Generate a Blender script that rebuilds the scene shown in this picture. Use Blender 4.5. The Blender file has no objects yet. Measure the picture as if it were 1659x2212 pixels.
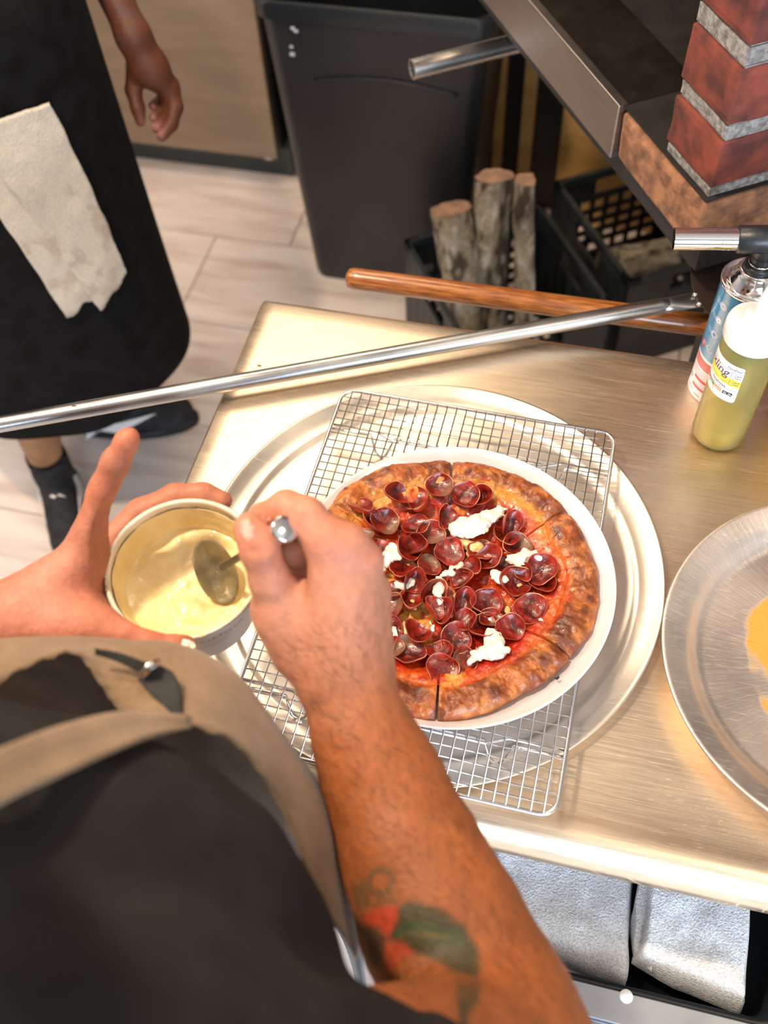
import bpy, math, random
import numpy as np
from mathutils import Vector, Matrix, Euler
random.seed(7); RNG = np.random.default_rng(7)
SC = bpy.context.scene; COL = SC.collection; PI = math.pi
# ------------------------------------------------------------------ camera
F_PX = 2169.885; IMW, IMH = 1659, 2212
CAM = np.array([0.059658, -0.517758, 1.775536])
EUL = (0.596197, 0.0400241, 0.236755)
cd = bpy.data.cameras.new('camera'); cam = bpy.data.objects.new('camera', cd); COL.objects.link(cam)
cam.location = CAM; cam.rotation_euler = EUL
cd.sensor_fit = 'VERTICAL'; cd.sensor_height = 36; cd.sensor_width = 27; cd.lens = F_PX / IMH * 36; cd.clip_start = 0.02
cd.dof.use_dof = True; cd.dof.focus_distance = 0.95; cd.dof.aperture_fstop = 4.6
SC.camera = cam
RM = np.array(Euler(EUL, 'XYZ').to_matrix())
def at_depth(px, py, d):
    return CAM + RM @ np.array([(px - IMW / 2) / F_PX * d, -(py - IMH / 2) / F_PX * d, -d])
def at_height(px, py, z):
    v = RM @ np.array([(px - IMW / 2) / F_PX, -(py - IMH / 2) / F_PX, -1.0])
    return CAM + v * ((z - CAM[2]) / v[2])
# ------------------------------------------------------------------ exposure, world, lights
SC.view_settings.view_transform = 'Standard'; SC.view_settings.look = 'None'
SC.view_settings.exposure = 0.16; SC.view_settings.gamma = 1; SC.view_settings.use_curve_mapping = False
w = bpy.data.worlds.new('sky'); SC.world = w; w.use_nodes = True
w.node_tree.nodes['Background'].inputs[0].default_value = (0.80, 0.88, 1.0, 1); w.node_tree.nodes['Background'].inputs[1].default_value = 1.0
def area(name, loc, target, size, power, color, sy=None, spread=180):
    l = bpy.data.lights.new(name, 'AREA'); l.energy = power; l.color = color; l.size = size
    if sy: l.shape = 'RECTANGLE'; l.size_y = sy
    l.spread = math.radians(spread)
    o = bpy.data.objects.new(name, l); COL.objects.link(o); o.location = loc
    o.rotation_euler = (Vector(target) - Vector(loc)).to_track_quat('-Z', 'Y').to_euler(); return o
WARM = (1.0, 0.80, 0.58); COOL = (0.78, 0.88, 1.0)
area('window_daylight', (1.0, -2.45, 1.6), (0.0, 0.3, 0.8), 2.2, 120, (0.70, 0.84, 1.0), 1.4)
area('ceiling_spot_light', (-0.78, -0.05, 2.66), (-0.1, 0.1, 0.9), 0.10, 29, (1.0, 0.80, 0.56), 0.10)
area('added_ceiling_light', (-0.75, 1.30, 2.70), (-0.45, 0.8, 0), 1.0, 21, (1.0, .79, .58), 1.0)  # added soft lamp that gives the steel tabletop its glow
area('added_ceiling_light', (-1.7, 0.3, 2.70), (-1.2, 0.6, 0), 1.0, 44, (1.0, .84, .68), 1.0)  # added lamp to brighten the floor tiles on the left
area('added_ceiling_light', (-0.10, 1.38, 2.70), (-0.05, 1.5, 0), 0.5, 11, WARM, 0.5)  # added lamp to light the amber panel at the back
area('added_ceiling_light', (0.9, -0.35, 2.70), (0.4, -0.2, 0), 0.5, 8, (1.0, 0.82, 0.6), 0.5)  # added lamp to brighten the right part of the tabletop
# ------------------------------------------------------------------ helpers
def org(o):
    v = np.zeros(3)
    while o is not None:
        v = v + np.array(o.location); o = o.parent
    return v
def link(name, me, mat, parent=None, smooth=True):
    o = bpy.data.objects.new(name, me); COL.objects.link(o)
    if mat and not me.materials: me.materials.append(mat)
    if parent is not None:
        o.parent = parent
    if smooth and len(me.polygons): me.polygons.foreach_set('use_smooth', [True] * len(me.polygons))
    return o
def thing(name, label, cat, loc=(0, 0, 0), group=None):
    o = bpy.data.objects.new(name, None); COL.objects.link(o); o.location = loc; o.empty_display_size = 0.02
    o['label'] = label; o['category'] = cat
    if group: o['group'] = group
    return o
def tag(o, label=None, cat=None, group=None, kind=None):
    if label: o['label'] = label
    if cat: o['category'] = cat
    if group: o['group'] = group
    if kind: o['kind'] = kind
    return o
class MB:
    def __init__(s): s.v = []; s.f = []; s.n = 0
    def add(s, V, F):
        V = np.asarray(V, float).reshape(-1, 3); s.v.append(V)
        s.f += [tuple(int(i) + s.n for i in f) for f in F]; s.n += len(V); return s
    def box(s, c, d, M=None):
        c = np.array(c, float); d = np.array(d, float) / 2
        P = np.array([(x, y, z) for x in (-1, 1) for y in (-1, 1) for z in (-1, 1)]) * d
        if M is not None: P = P @ np.asarray(M).T
        return s.add(P + c, [(0, 1, 3, 2), (4, 6, 7, 5), (0, 4, 5, 1), (2, 3, 7, 6), (0, 2, 6, 4), (1, 5, 7, 3)])
    def tube(s, pts, r, seg=10, closed=False, caps=True):
        pts = np.array(pts, float); n = len(pts); r = np.broadcast_to(np.array(r, float), (n,))
        T = np.zeros_like(pts)
        for i in range(n):
            a = pts[(i - 1) % n] if (closed or i > 0) else pts[i]; b = pts[(i + 1) % n] if (closed or i < n - 1) else pts[i]
            T[i] = (b - a) / (np.linalg.norm(b - a) + 1e-12)
        up = np.array([0, 0, 1.0]) if abs(T[0][2]) < .9 else np.array([1.0, 0, 0])
        u = np.cross(T[0], up); u /= np.linalg.norm(u); V = []
        for i in range(n):
            u = u - T[i] * (u @ T[i]); u /= np.linalg.norm(u) + 1e-12; vv = np.cross(T[i], u)
            for k in range(seg):
                a = 2 * PI * k / seg; V.append(pts[i] + r[i] * (math.cos(a) * u + math.sin(a) * vv))
        F = []; m = n if closed else n - 1
        for i in range(m):
            for k in range(seg):
                F.append((i * seg + k, i * seg + (k + 1) % seg, ((i + 1) % n) * seg + (k + 1) % seg, ((i + 1) % n) * seg + k))
        if caps and not closed:
            F.append(tuple(range(seg))[::-1]); F.append(tuple((n - 1) * seg + k for k in range(seg)))
        return s.add(V, F)
    def lathe(s, prof, c=(0, 0, 0), seg=64, M=None, close=False):
        V = []; n = len(prof)
        for k in range(seg):
            a = 2 * PI * k / seg
            for (r, z) in prof: V.append((r * math.cos(a), r * math.sin(a), z))
        V = np.array(V)
        if M is not None: V = V @ np.asarray(M).T
        F = []; m = n if close else n - 1
        for k in range(seg):
            for i in range(m):
                j = (i + 1) % n
                F.append((k * n + i, ((k + 1) % seg) * n + i, ((k + 1) % seg) * n + j, k * n + j))
        return s.add(V + np.array(c), F)
    def grid(s, P, flip=False, closed_u=False):
        P = np.asarray(P, float); a, b = P.shape[:2]; F = []
        for i in range(a if closed_u else a - 1):
            for j in range(b - 1):
                q = (i * b + j, ((i + 1) % a) * b + j, ((i + 1) % a) * b + j + 1, i * b + j + 1)
                F.append(q[::-1] if flip else q)
        return s.add(P.reshape(-1, 3), F)
    def prism(s, poly, z0, z1):
        n = len(poly); V = [(x, y, z0) for x, y in poly] + [(x, y, z1) for x, y in poly]
        F = [tuple(range(n))[::-1], tuple(range(n, 2 * n))] + [(i, (i + 1) % n, n + (i + 1) % n, n + i) for i in range(n)]
        return s.add(V, F)
    def build(s, name, mat, parent=None, smooth=False, bevel=0, bseg=2, subd=0, solid=0):
        V = np.concatenate(s.v)
        V = V - org(parent) if parent is not None else V
        off = np.zeros(3)
        if parent is None:
            off = (V.min(0) + V.max(0)) / 2; off[2] = V[:, 2].min(); V = V - off
        me = bpy.data.meshes.new(name); me.from_pydata(V.tolist(), [], s.f); me.update()
        o = link(name, me, mat, parent, smooth); o.location = off
        if solid:
            m = o.modifiers.new('s', 'SOLIDIFY'); m.thickness = solid; m.offset = 0
        if bevel:
            m = o.modifiers.new('b', 'BEVEL'); m.width = bevel; m.segments = bseg; m.limit_method = 'ANGLE'; m.angle_limit = math.radians(40)
        if subd:
            m = o.modifiers.new('u', 'SUBSURF'); m.levels = subd; m.render_levels = subd
        return o
def rrect(cx, cy, w, d, r, n=6, rot=0):
    P = []
    for (sx, sy, a0) in ((1, 1, 0), (-1, 1, PI / 2), (-1, -1, PI), (1, -1, 1.5 * PI)):
        for k in range(n + 1):
            a = a0 + k / n * PI / 2; x = sx * (w / 2 - r) + r * math.cos(a); y = sy * (d / 2 - r) + r * math.sin(a)
            P.append((cx + x * math.cos(rot) - y * math.sin(rot), cy + x * math.sin(rot) + y * math.cos(rot)))
    return P
def loft(mb, rings, cap0=True, cap1=True):
    n = len(rings[0]); V = [p for r in rings for p in r]; F = []
    for i in range(len(rings) - 1):
        for k in range(n): F.append((i * n + k, i * n + (k + 1) % n, (i + 1) * n + (k + 1) % n, (i + 1) * n + k))
    if cap0: F.append(tuple(range(n))[::-1])
    if cap1: F.append(tuple((len(rings) - 1) * n + k for k in range(n)))
    return mb.add(V, F)
# value noise in numpy
def vnoise(P, scale, seed=0):
    P = np.asarray(P, float) * scale + 37.7 * (seed + 1); I = np.floor(P).astype(np.int64); f = P - I; f = f * f * (3 - 2 * f)
    def h(i, j, k):
        n = (i * 73856093) ^ (j * 19349663) ^ (k * 83492791) ^ (seed * 2654435761 & 0xffffff)
        n = (n ^ (n >> 13)) * 1274126177; n = n & 0x7fffffff; n = (n ^ (n >> 16)) * 2246822519 & 0x7fffffff
        return (n % 100003) / 100003.0
    r = 0
    for a in (0, 1):
        for b in (0, 1):
            for c in (0, 1):
                wgt = (f[..., 0] if a else 1 - f[..., 0]) * (f[..., 1] if b else 1 - f[..., 1]) * (f[..., 2] if c else 1 - f[..., 2])
                r = r + wgt * h(I[..., 0] + a, I[..., 1] + b, I[..., 2] + c)
    return r * 2 - 1
def fbm(P, scale, seed=0, oct=3):
    return sum(vnoise(P, scale * 2 ** i, seed + i) * .5 ** i for i in range(oct))
def sstep(a, b, x):
    t = np.clip((x - a) / (b - a), 0, 1); return t * t * (3 - 2 * t)
# ------------------------------------------------------------------ materials
def new_mat(name):
    m = bpy.data.materials.new(name); m.use_nodes = True; nt = m.node_tree
    return m, nt, nt.nodes['Principled BSDF']
def setp(b, **k):
    for a, v in k.items():
        n = {'rough': 'Roughness', 'metal': 'Metallic', 'spec': 'Specular IOR Level', 'trans': 'Transmission Weight', 'ior': 'IOR', 'coat': 'Coat Weight', 'sss': 'Subsurface Weight', 'sheen': 'Sheen Weight', 'alpha': 'Alpha', 'aniso': 'Anisotropic', 'coatr': 'Coat Roughness'}[a]
        b.inputs[n].default_value = v
def c4(c): return (c[0], c[1], c[2], 1)
def pm(name, c1, c2=None, scale=20, rough=.5, metal=0, bump=0, bscale=None, stretch=(1, 1, 1), detail=4, lo=.35, hi=.65, rvar=0, **k):
    """plain principled material: two colours mixed by noise in object space, optional bump"""
    m, nt, b = new_mat(name); N = nt.nodes; L = nt.links
    setp(b, rough=rough, metal=metal, **k)
    tc = N.new('ShaderNodeTexCoord'); mp = N.new('ShaderNodeMapping'); mp.inputs['Scale'].default_value = stretch
    L.new(tc.outputs['Object'], mp.inputs[0])
    no = N.new('ShaderNodeTexNoise'); no.inputs['Scale'].default_value = scale; no.inputs['Detail'].default_value = detail; L.new(mp.outputs[0], no.inputs['Vector'])
    if c2 is not None:
        cr = N.new('ShaderNodeValToRGB'); cr.color_ramp.elements[0].position = lo; cr.color_ramp.elements[1].position = hi
        cr.color_ramp.elements[0].color = c4(c1); cr.color_ramp.elements[1].color = c4(c2)
        L.new(no.outputs['Fac'], cr.inputs[0]); L.new(cr.outputs[0], b.inputs['Base Color'])
    else: b.inputs['Base Color'].default_value = c4(c1)
    if rvar:
        mr = N.new('ShaderNodeMapRange'); mr.inputs['To Min'].default_value = max(0, rough - rvar); mr.inputs['To Max'].default_value = rough + rvar
        L.new(no.outputs['Fac'], mr.inputs[0]); L.new(mr.outputs[0], b.inputs['Roughness'])
    if bump:
        n2 = N.new('ShaderNodeTexNoise'); n2.inputs['Scale'].default_value = bscale or scale; n2.inputs['Detail'].default_value = 5; L.new(mp.outputs[0], n2.inputs['Vector'])
        bp = N.new('ShaderNodeBump'); bp.inputs['Strength'].default_value = 1; bp.inputs['Distance'].default_value = bump
        L.new(n2.outputs['Fac'], bp.inputs['Height']); L.new(bp.outputs[0], b.inputs['Normal'])
    return m
def vc_mat(name, rough=.5, bump=0, bscale=200, fine=0, fscale=300, rattr=False, **k):
    """colour from the mesh's own 'col' attribute (a property of the thing), with fine grain"""
    m, nt, b = new_mat(name); N = nt.nodes; L = nt.links; setp(b, rough=rough, **k)
    a = N.new('ShaderNodeAttribute'); a.attribute_name = 'col'; out = a.outputs['Color']
    tc = N.new('ShaderNodeTexCoord')
    if fine:
        no = N.new('ShaderNodeTexNoise'); no.inputs['Scale'].default_value = fscale; no.inputs['Detail'].default_value = 4; L.new(tc.outputs['Object'], no.inputs['Vector'])
        mr = N.new('ShaderNodeMapRange'); mr.inputs['From Min'].default_value = .25; mr.inputs['From Max'].default_value = .75; mr.inputs['To Min'].default_value = 1 - fine; mr.inputs['To Max'].default_value = 1 + fine; L.new(no.outputs['Fac'], mr.inputs[0])
        mx = N.new('ShaderNodeVectorMath'); mx.operation = 'SCALE'; L.new(out, mx.inputs[0]); L.new(mr.outputs[0], mx.inputs['Scale']); out = mx.outputs[0]
    L.new(out, b.inputs['Base Color'])
    if rattr: L.new(a.outputs['Alpha'], b.inputs['Roughness'])
    if bump:
        n2 = N.new('ShaderNodeTexNoise'); n2.inputs['Scale'].default_value = bscale; n2.inputs['Detail'].default_value = 5; L.new(tc.outputs['Object'], n2.inputs['Vector'])
        bp = N.new('ShaderNodeBump'); bp.inputs['Strength'].default_value = 1; bp.inputs['Distance'].default_value = bump
        L.new(n2.outputs['Fac'], bp.inputs['Height']); L.new(bp.outputs[0], b.inputs['Normal'])
    return m
def set_col(me, C, A=None):
    a = me.color_attributes.new('col', 'FLOAT_COLOR', 'POINT')
    B = np.ones((len(me.vertices), 4), np.float32); B[:, :3] = np.clip(C, 0, 1)
    if A is not None: B[:, 3] = A
    a.data.foreach_set('color', B.ravel())
def steel(name, col=(.72, .68, .62), rough=.28, scratch=True, dirc=(1, 1, 1), amt=.10, bump=.00012):
    m, nt, b = new_mat(name); N = nt.nodes; L = nt.links; setp(b, metal=1, rough=rough)
    tc = N.new('ShaderNodeTexCoord')
    big = N.new('ShaderNodeTexNoise'); big.inputs['Scale'].default_value = 6; big.inputs['Detail'].default_value = 5; L.new(tc.outputs['Object'], big.inputs['Vector'])
    mp = N.new('ShaderNodeMapping'); mp.inputs['Scale'].default_value = dirc; L.new(tc.outputs['Object'], mp.inputs[0])
    br = N.new('ShaderNodeTexNoise'); br.inputs['Scale'].default_value = 14; br.inputs['Detail'].default_value = 8; L.new(mp.outputs[0], br.inputs['Vector'])
    add = N.new('ShaderNodeMath'); add.operation = 'ADD'; L.new(big.outputs['Fac'], add.inputs[0]); L.new(br.outputs['Fac'], add.inputs[1])
    mr = N.new('ShaderNodeMapRange'); mr.inputs['From Min'].default_value = .7; mr.inputs['From Max'].default_value = 1.3
    mr.inputs['To Min'].default_value = rough - amt; mr.inputs['To Max'].default_value = rough + amt; L.new(add.outputs[0], mr.inputs[0]); rout = mr.outputs[0]
    cr = N.new('ShaderNodeMapRange'); cr.inputs['From Min'].default_value = .7; cr.inputs['From Max'].default_value = 1.3; cr.inputs['To Min'].default_value = .86; cr.inputs['To Max'].default_value = 1.06; L.new(add.outputs[0], cr.inputs[0])
    vm = N.new('ShaderNodeVectorMath'); vm.operation = 'SCALE'; vm.inputs[0].default_value = col; L.new(cr.outputs[0], vm.inputs['Scale']); cout = vm.outputs[0]
    h = br.outputs['Fac']
    if scratch:
        for ang, sc, seed in ((.5, 9, 0), (2.2, 7, 3), (1.2, 11, 7)):
            m2 = N.new('ShaderNodeMapping'); m2.inputs['Rotation'].default_value = (0, 0, ang); m2.inputs['Scale'].default_value = (1.1, 200, 1); m2.inputs['Location'].default_value = (seed, seed * 2, 0); L.new(tc.outputs['Object'], m2.inputs[0])
            dn = N.new('ShaderNodeTexNoise'); dn.inputs['Scale'].default_value = 2.5; L.new(tc.outputs['Object'], dn.inputs['Vector'])
            mix = N.new('ShaderNodeVectorMath'); mix.operation = 'MULTIPLY_ADD'; mix.inputs[1].default_value = (.6, 14, 0); L.new(dn.outputs['Color'], mix.inputs[0]); L.new(m2.outputs[0], mix.inputs[2])
            s = N.new('ShaderNodeTexNoise'); s.inputs['Scale'].default_value = sc; s.inputs['Detail'].default_value = 2; L.new(mix.outputs[0], s.inputs['Vector'])
            g = N.new('ShaderNodeMath'); g.operation = 'GREATER_THAN'; g.inputs[1].default_value = .685; L.new(s.outputs['Fac'], g.inputs[0])
            ma = N.new('ShaderNodeMath'); ma.operation = 'MULTIPLY_ADD'; ma.inputs[1].default_value = .12; sc_ = N.new('ShaderNodeMix'); sc_.data_type = 'RGBA'; L.new(g.outputs[0], sc_.inputs[0]); L.new(cout, sc_.inputs[6]); sc_.inputs[7].default_value = (min(1, col[0] * 1.25), min(1, col[1] * 1.25), min(1, col[2] * 1.22), 1); cout = sc_.outputs[2]; L.new(g.outputs[0], ma.inputs[0]); L.new(rout, ma.inputs[2]); rout = ma.outputs[0]
            mh = N.new('ShaderNodeMath'); mh.operation = 'MULTIPLY_ADD'; mh.inputs[1].default_value = -3.0; L.new(g.outputs[0], mh.inputs[0]); L.new(h, mh.inputs[2]); h = mh.outputs[0]
    L.new(rout, b.inputs['Roughness']); L.new(cout, b.inputs['Base Color'])
    bp = N.new('ShaderNodeBump'); bp.inputs['Strength'].default_value = 1; bp.inputs['Distance'].default_value = bump; L.new(h, bp.inputs['Height']); L.new(bp.outputs[0], b.inputs['Normal'])
    return m
M = {}
M['table'] = steel('brushed_steel', (.82, .66, .49), .37, True, (1.5, 60, 1), .05, .00004)
M['steel'] = steel('plain_steel', (.70, .68, .66), .3, False, (1, 1, 1), .06, .00003)
M['band'] = steel('band_steel', (.42, .37, .34), .42, False, (1, 1, 12), .06)
M['alu'] = steel('pan_aluminium', (.78, .70, .60), .32, True, (1, 1, 1), .07)
M['alu2'] = steel('worn_pan_aluminium', (.72, .70, .68), .38, True, (1, 1, 1), .08)
M['soot2'] = pm('sooty_steel', (.018, .012, .009), (.035, .025, .018), 25, .5, metal=.6)
M['wire'] = pm('chrome_wire', (.80, .78, .76), rough=.20, metal=1)
M['chrome'] = pm('chrome', (.8, .78, .77), rough=.1, metal=1)
M['black'] = pm('black_paint', (.012, .012, .013), (.02, .02, .022), 12, .5)
M['soot'] = pm('soot', (.006, .005, .005), (.018, .013, .010), 30, .75, bump=.0006)
M['blackplastic'] = pm('black_plastic', (.008, .010, .014), (.013, .016, .021), 9, .38, bump=.0004, bscale=120)
M['crate'] = pm('crate_plastic', (.010, .014, .017), (.02, .027, .032), 30, .45, bump=.0005, bscale=60)
M['wall'] = pm('painted_wall', (.38, .37, .37), (.44, .43, .42), 3, .8)
M['ceil'] = pm('ceiling_paint', (.60, .55, .50), (.64, .59, .54), 3, .85)
M['tan'] = pm('laminate_panel', (.26, .185, .125), (.31, .225, .155), 5, .45, stretch=(1, 1, 6), bump=.0002)
M['amber'] = pm('stained_plywood', (.56, .31, .09), (.66, .39, .14), 6, .45, stretch=(1, 1, 5))
M['dsteel'] = pm('dull_steel', (.30, .31, .34), (.38, .39, .42), 20, .38, metal=.9)
M['kick'] = pm('toe_kick', (.035, .045, .045), (.05, .06, .06), 8, .5)
M['grout'] = pm('grout', (.30, .25, .21), (.36, .3, .25), 60, .9)
M['white'] = pm('white_plastic', (.85, .83, .84), rough=.3)
# ------------------------------------------------------------------ the room
def struct(o): o['kind'] = 'structure'; return o
fl = struct(MB().box((0, 0, -.03), (5.2, 5.4, .05)).build('floor', M['grout']))
def tile_mat():
    m, nt, b = new_mat('porcelain_tile'); N = nt.nodes; L = nt.links; setp(b, rough=.32)
    tc = N.new('ShaderNodeTexCoord'); oi = N.new('ShaderNodeObjectInfo')
    cb = N.new('ShaderNodeVectorMath'); cb.operation = 'MULTIPLY_ADD'; cb.inputs[1].default_value = (30, 17, 5); L.new(oi.outputs['Random'], cb.inputs[0]); L.new(tc.outputs['Object'], cb.inputs[2])
    mp = N.new('ShaderNodeMapping'); mp.inputs['Scale'].default_value = (1.5, 9, 1); mp.inputs['Rotation'].default_value = (0, 0, .12); L.new(cb.outputs[0], mp.inputs[0])
    no = N.new('ShaderNodeTexNoise'); no.inputs['Scale'].default_value = 2.4; no.inputs['Detail'].default_value = 6; no.inputs['Distortion'].default_value = .6; L.new(mp.outputs[0], no.inputs['Vector'])
    cr = N.new('ShaderNodeValToRGB'); e = cr.color_ramp.elements; e[0].position = .3; e[0].color = (.62, .50, .43, 1); e[1].position = .62; e[1].color = (.86, .75, .69, 1)
    x = e.new(.45); x.color = (.77, .65, .58, 1); L.new(no.outputs['Fac'], cr.inputs[0]); L.new(cr.outputs[0], b.inputs['Base Color'])
    return m
TILE = tile_mat()
tme = None
rows = [1.405 + .31 * k for k in range(-10, 2)]
for r, y0 in enumerate(rows):
    yb = y0 - .31
    off = (-.935 + .61 / 3 * ((r - 10) % 3))
    k0 = math.floor((-2.0 - off) / .61)
    for k in range(k0, k0 + 6):
        x0 = off + k * .61
        if x0 > 1.0: continue
        if tme is None:
            t = MB().box((0, 0, -.002), (.607, .307, .006)).build('tile', TILE, fl, bevel=.0012, bseg=1); tme = t
            t.location = (0, 0, 0)
        else:
            t = tme.copy(); COL.objects.link(t)
        t.location = Vector((x0 + .305, yb + .155, 0)) - Vector(org(fl))
# the tile mesh was built around the world origin
tme.data.transform(Matrix.Translation(Vector(org(fl))))
struct(MB().box((0, 0, 2.83), (5.2, 5.4, .06)).build('ceiling', M['ceil']))
struct(MB().box((0, 2.65, 1.4), (5.2, .1, 2.8)).build('wall_back', M['wall']))
struct(MB().box((-2.6, 0, 1.4), (.1, 5.2, 2.8)).build('wall_left', M['wall']))
struct(MB().box((2.6, 0, 1.4), (.1, 5.2, 2.8)).build('wall_right', M['wall']))
wf = MB()
wf.box((-1.35, -2.65, 1.4), (2.4, .1, 2.8)); wf.box((2.35, -2.65, 1.4), (.4, .1, 2.8)); wf.box((1.0, -2.65, .4), (2.3, .1, .8)); wf.box((1.0, -2.65, 2.6), (2.3, .1, .4))
struct(wf.build('wall_front', M['wall']))
wn = struct(MB().box((-.13, -2.63, 1.6), (.05, .06, 1.6)).box((2.13, -2.63, 1.6), (.05, .06, 1.6)).box((1., -2.63, .82), (2.3, .06, .05)).box((1., -2.63, 2.38), (2.3, .06, .05)).box((1., -2.63, 1.6), (.04, .05, 1.6)).build('window_1', M['white']))
for lx, ly, s in ((-.75, 1.30, 1.0), (-1.7, .3, 1.0), (-.10, 1.38, .5), (.9, -.35, .55), (-.78, -.05, .14)):  # the wide housings belong to the added, unseen fill lamps
    c = thing('ceiling_lamp', '%s ceiling lamp, %s' % ('small square' if s < .2 else 'added square flat', {-.75: 'above the rubbish bin', -1.7: 'above the person in black', -.10: 'nearest the amber panel', .9: 'above the right end of the steel table', -.78: 'above the left edge of the steel table'}[lx]), 'lamp', (lx, ly, 2.72))
    MB().box((lx, ly, 2.765), (s + .06, s + .06, .07)).build('housing', M['white'], c, bevel=.004)
# cabinet run behind
cb = thing('cabinet', 'light wood laminate cabinet with dark toe kick behind the person in black', 'cabinet', (-1.5, 1.9, 0))
MB().box((-1.6, 1.98, .5), (1.56, .62, .80)).build('body', M['black'], cb)
MB().box((-1.20, 1.64, .49), (.755, .022, .80)).build('door', M['tan'], cb, bevel=.0015)
MB().box((-2.0, 1.64, .49), (.82, .022, .80)).build('door', M['tan'], cb, bevel=.0015)
MB().box((-1.6, 1.70, .045), (1.60, .04, .09)).build('toe_kick', M['kick'], cb)
MB().box((-1.6, 1.96, .92), (1.60, .70, .04)).build('worktop', M['steel'], cb, bevel=.003)
MB().box((-.845, 1.627, .093), (.02, .006, .006)).build('hinge_foot', M['steel'], cb)
c2 = thing('cabinet', 'black cabinet with narrow amber wood edges behind the rubbish bin and logs', 'cabinet', (-.3, 1.9, 0))
MB().box((-.38, 1.98, .48), (.78, .62, .92)).build('body', M['black'], c2)
MB().box((-.235, 1.655, .46), (.022, .03, .9)).build('edge_strip', M['amber'], c2, bevel=.001)
MB().box((-.165, 1.655, .46), (.030, .03, .9)).build('edge_strip', M['amber'], c2, bevel=.001)
MB().box((-.775, 1.66, .48), (.012, .03, .9)).build('edge_strip', M['kick'], c2)
c3 = thing('wood_panel', 'amber stained plywood panel standing behind the black milk crate', 'panel', (.4, 1.63, 0))
MB().box((.42, 1.64, .45), (1.0, .02, .9)).build('board', M['amber'], c3, bevel=.001)
# ------------------------------------------------------------------ steel table
T = .9
tb = thing('prep_table', 'stainless steel prep table with rolled front edge under the pizza', 'table', (.4, .04, 0))
XL, XR, YF, YB = -.336, 1.25, -.258, .336
prof = [(YF + .012, T - .045), (YF + .002, T - .040), (YF - .002, T - .030), (YF - .002, T - .018), (YF + .003, T - .006), (YF + .012, T + .002), (YF + .022, T + .004), (YF + .031, T + .002), (YF + .040, T)]
prof += [(YF + .07 + (YB - YF - .10) * k / 10, T) for k in range(11)] + [(YB - .012, T), (YB - .005, T - .002), (YB, T - .008), (YB, T - .04), (YB - .012, T - .042)]
xs = [XL, XL, XL + .003] + [XL + .02 + (XR - XL - .02) * k / 24 for k in range(25)]
P = np.zeros((len(xs), len(prof), 3))
for i, x in enumerate(xs):
    for j, (y, z) in enumerate(prof):
        P[i, j] = (x, y, z)
P[0, :, 2] = np.minimum(P[0, :, 2], T - .04); P[1, :, 2] -= .003
MB().grid(P, flip=False).build('tabletop', M['table'], tb, smooth=False)
tt = tb.children[0]
for f in tt.data.polygons: f.use_smooth = abs(f.normal[0]) < .5
MB().box((.45, .04, T - .03), (1.5, .5, .02)).build('under_frame', M['steel'], tb)
for x in (XL + .05, XR - .05):
    for y in (YF + .06, YB - .05): MB().tube([(x, y, .0), (x, y, T - .03)], .02, 14).build('leg', M['steel'], tb)
MB().box((.45, .06, .25), (1.5, .5, .02)).build('shelf', M['steel'], tb, bevel=.003)
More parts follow.
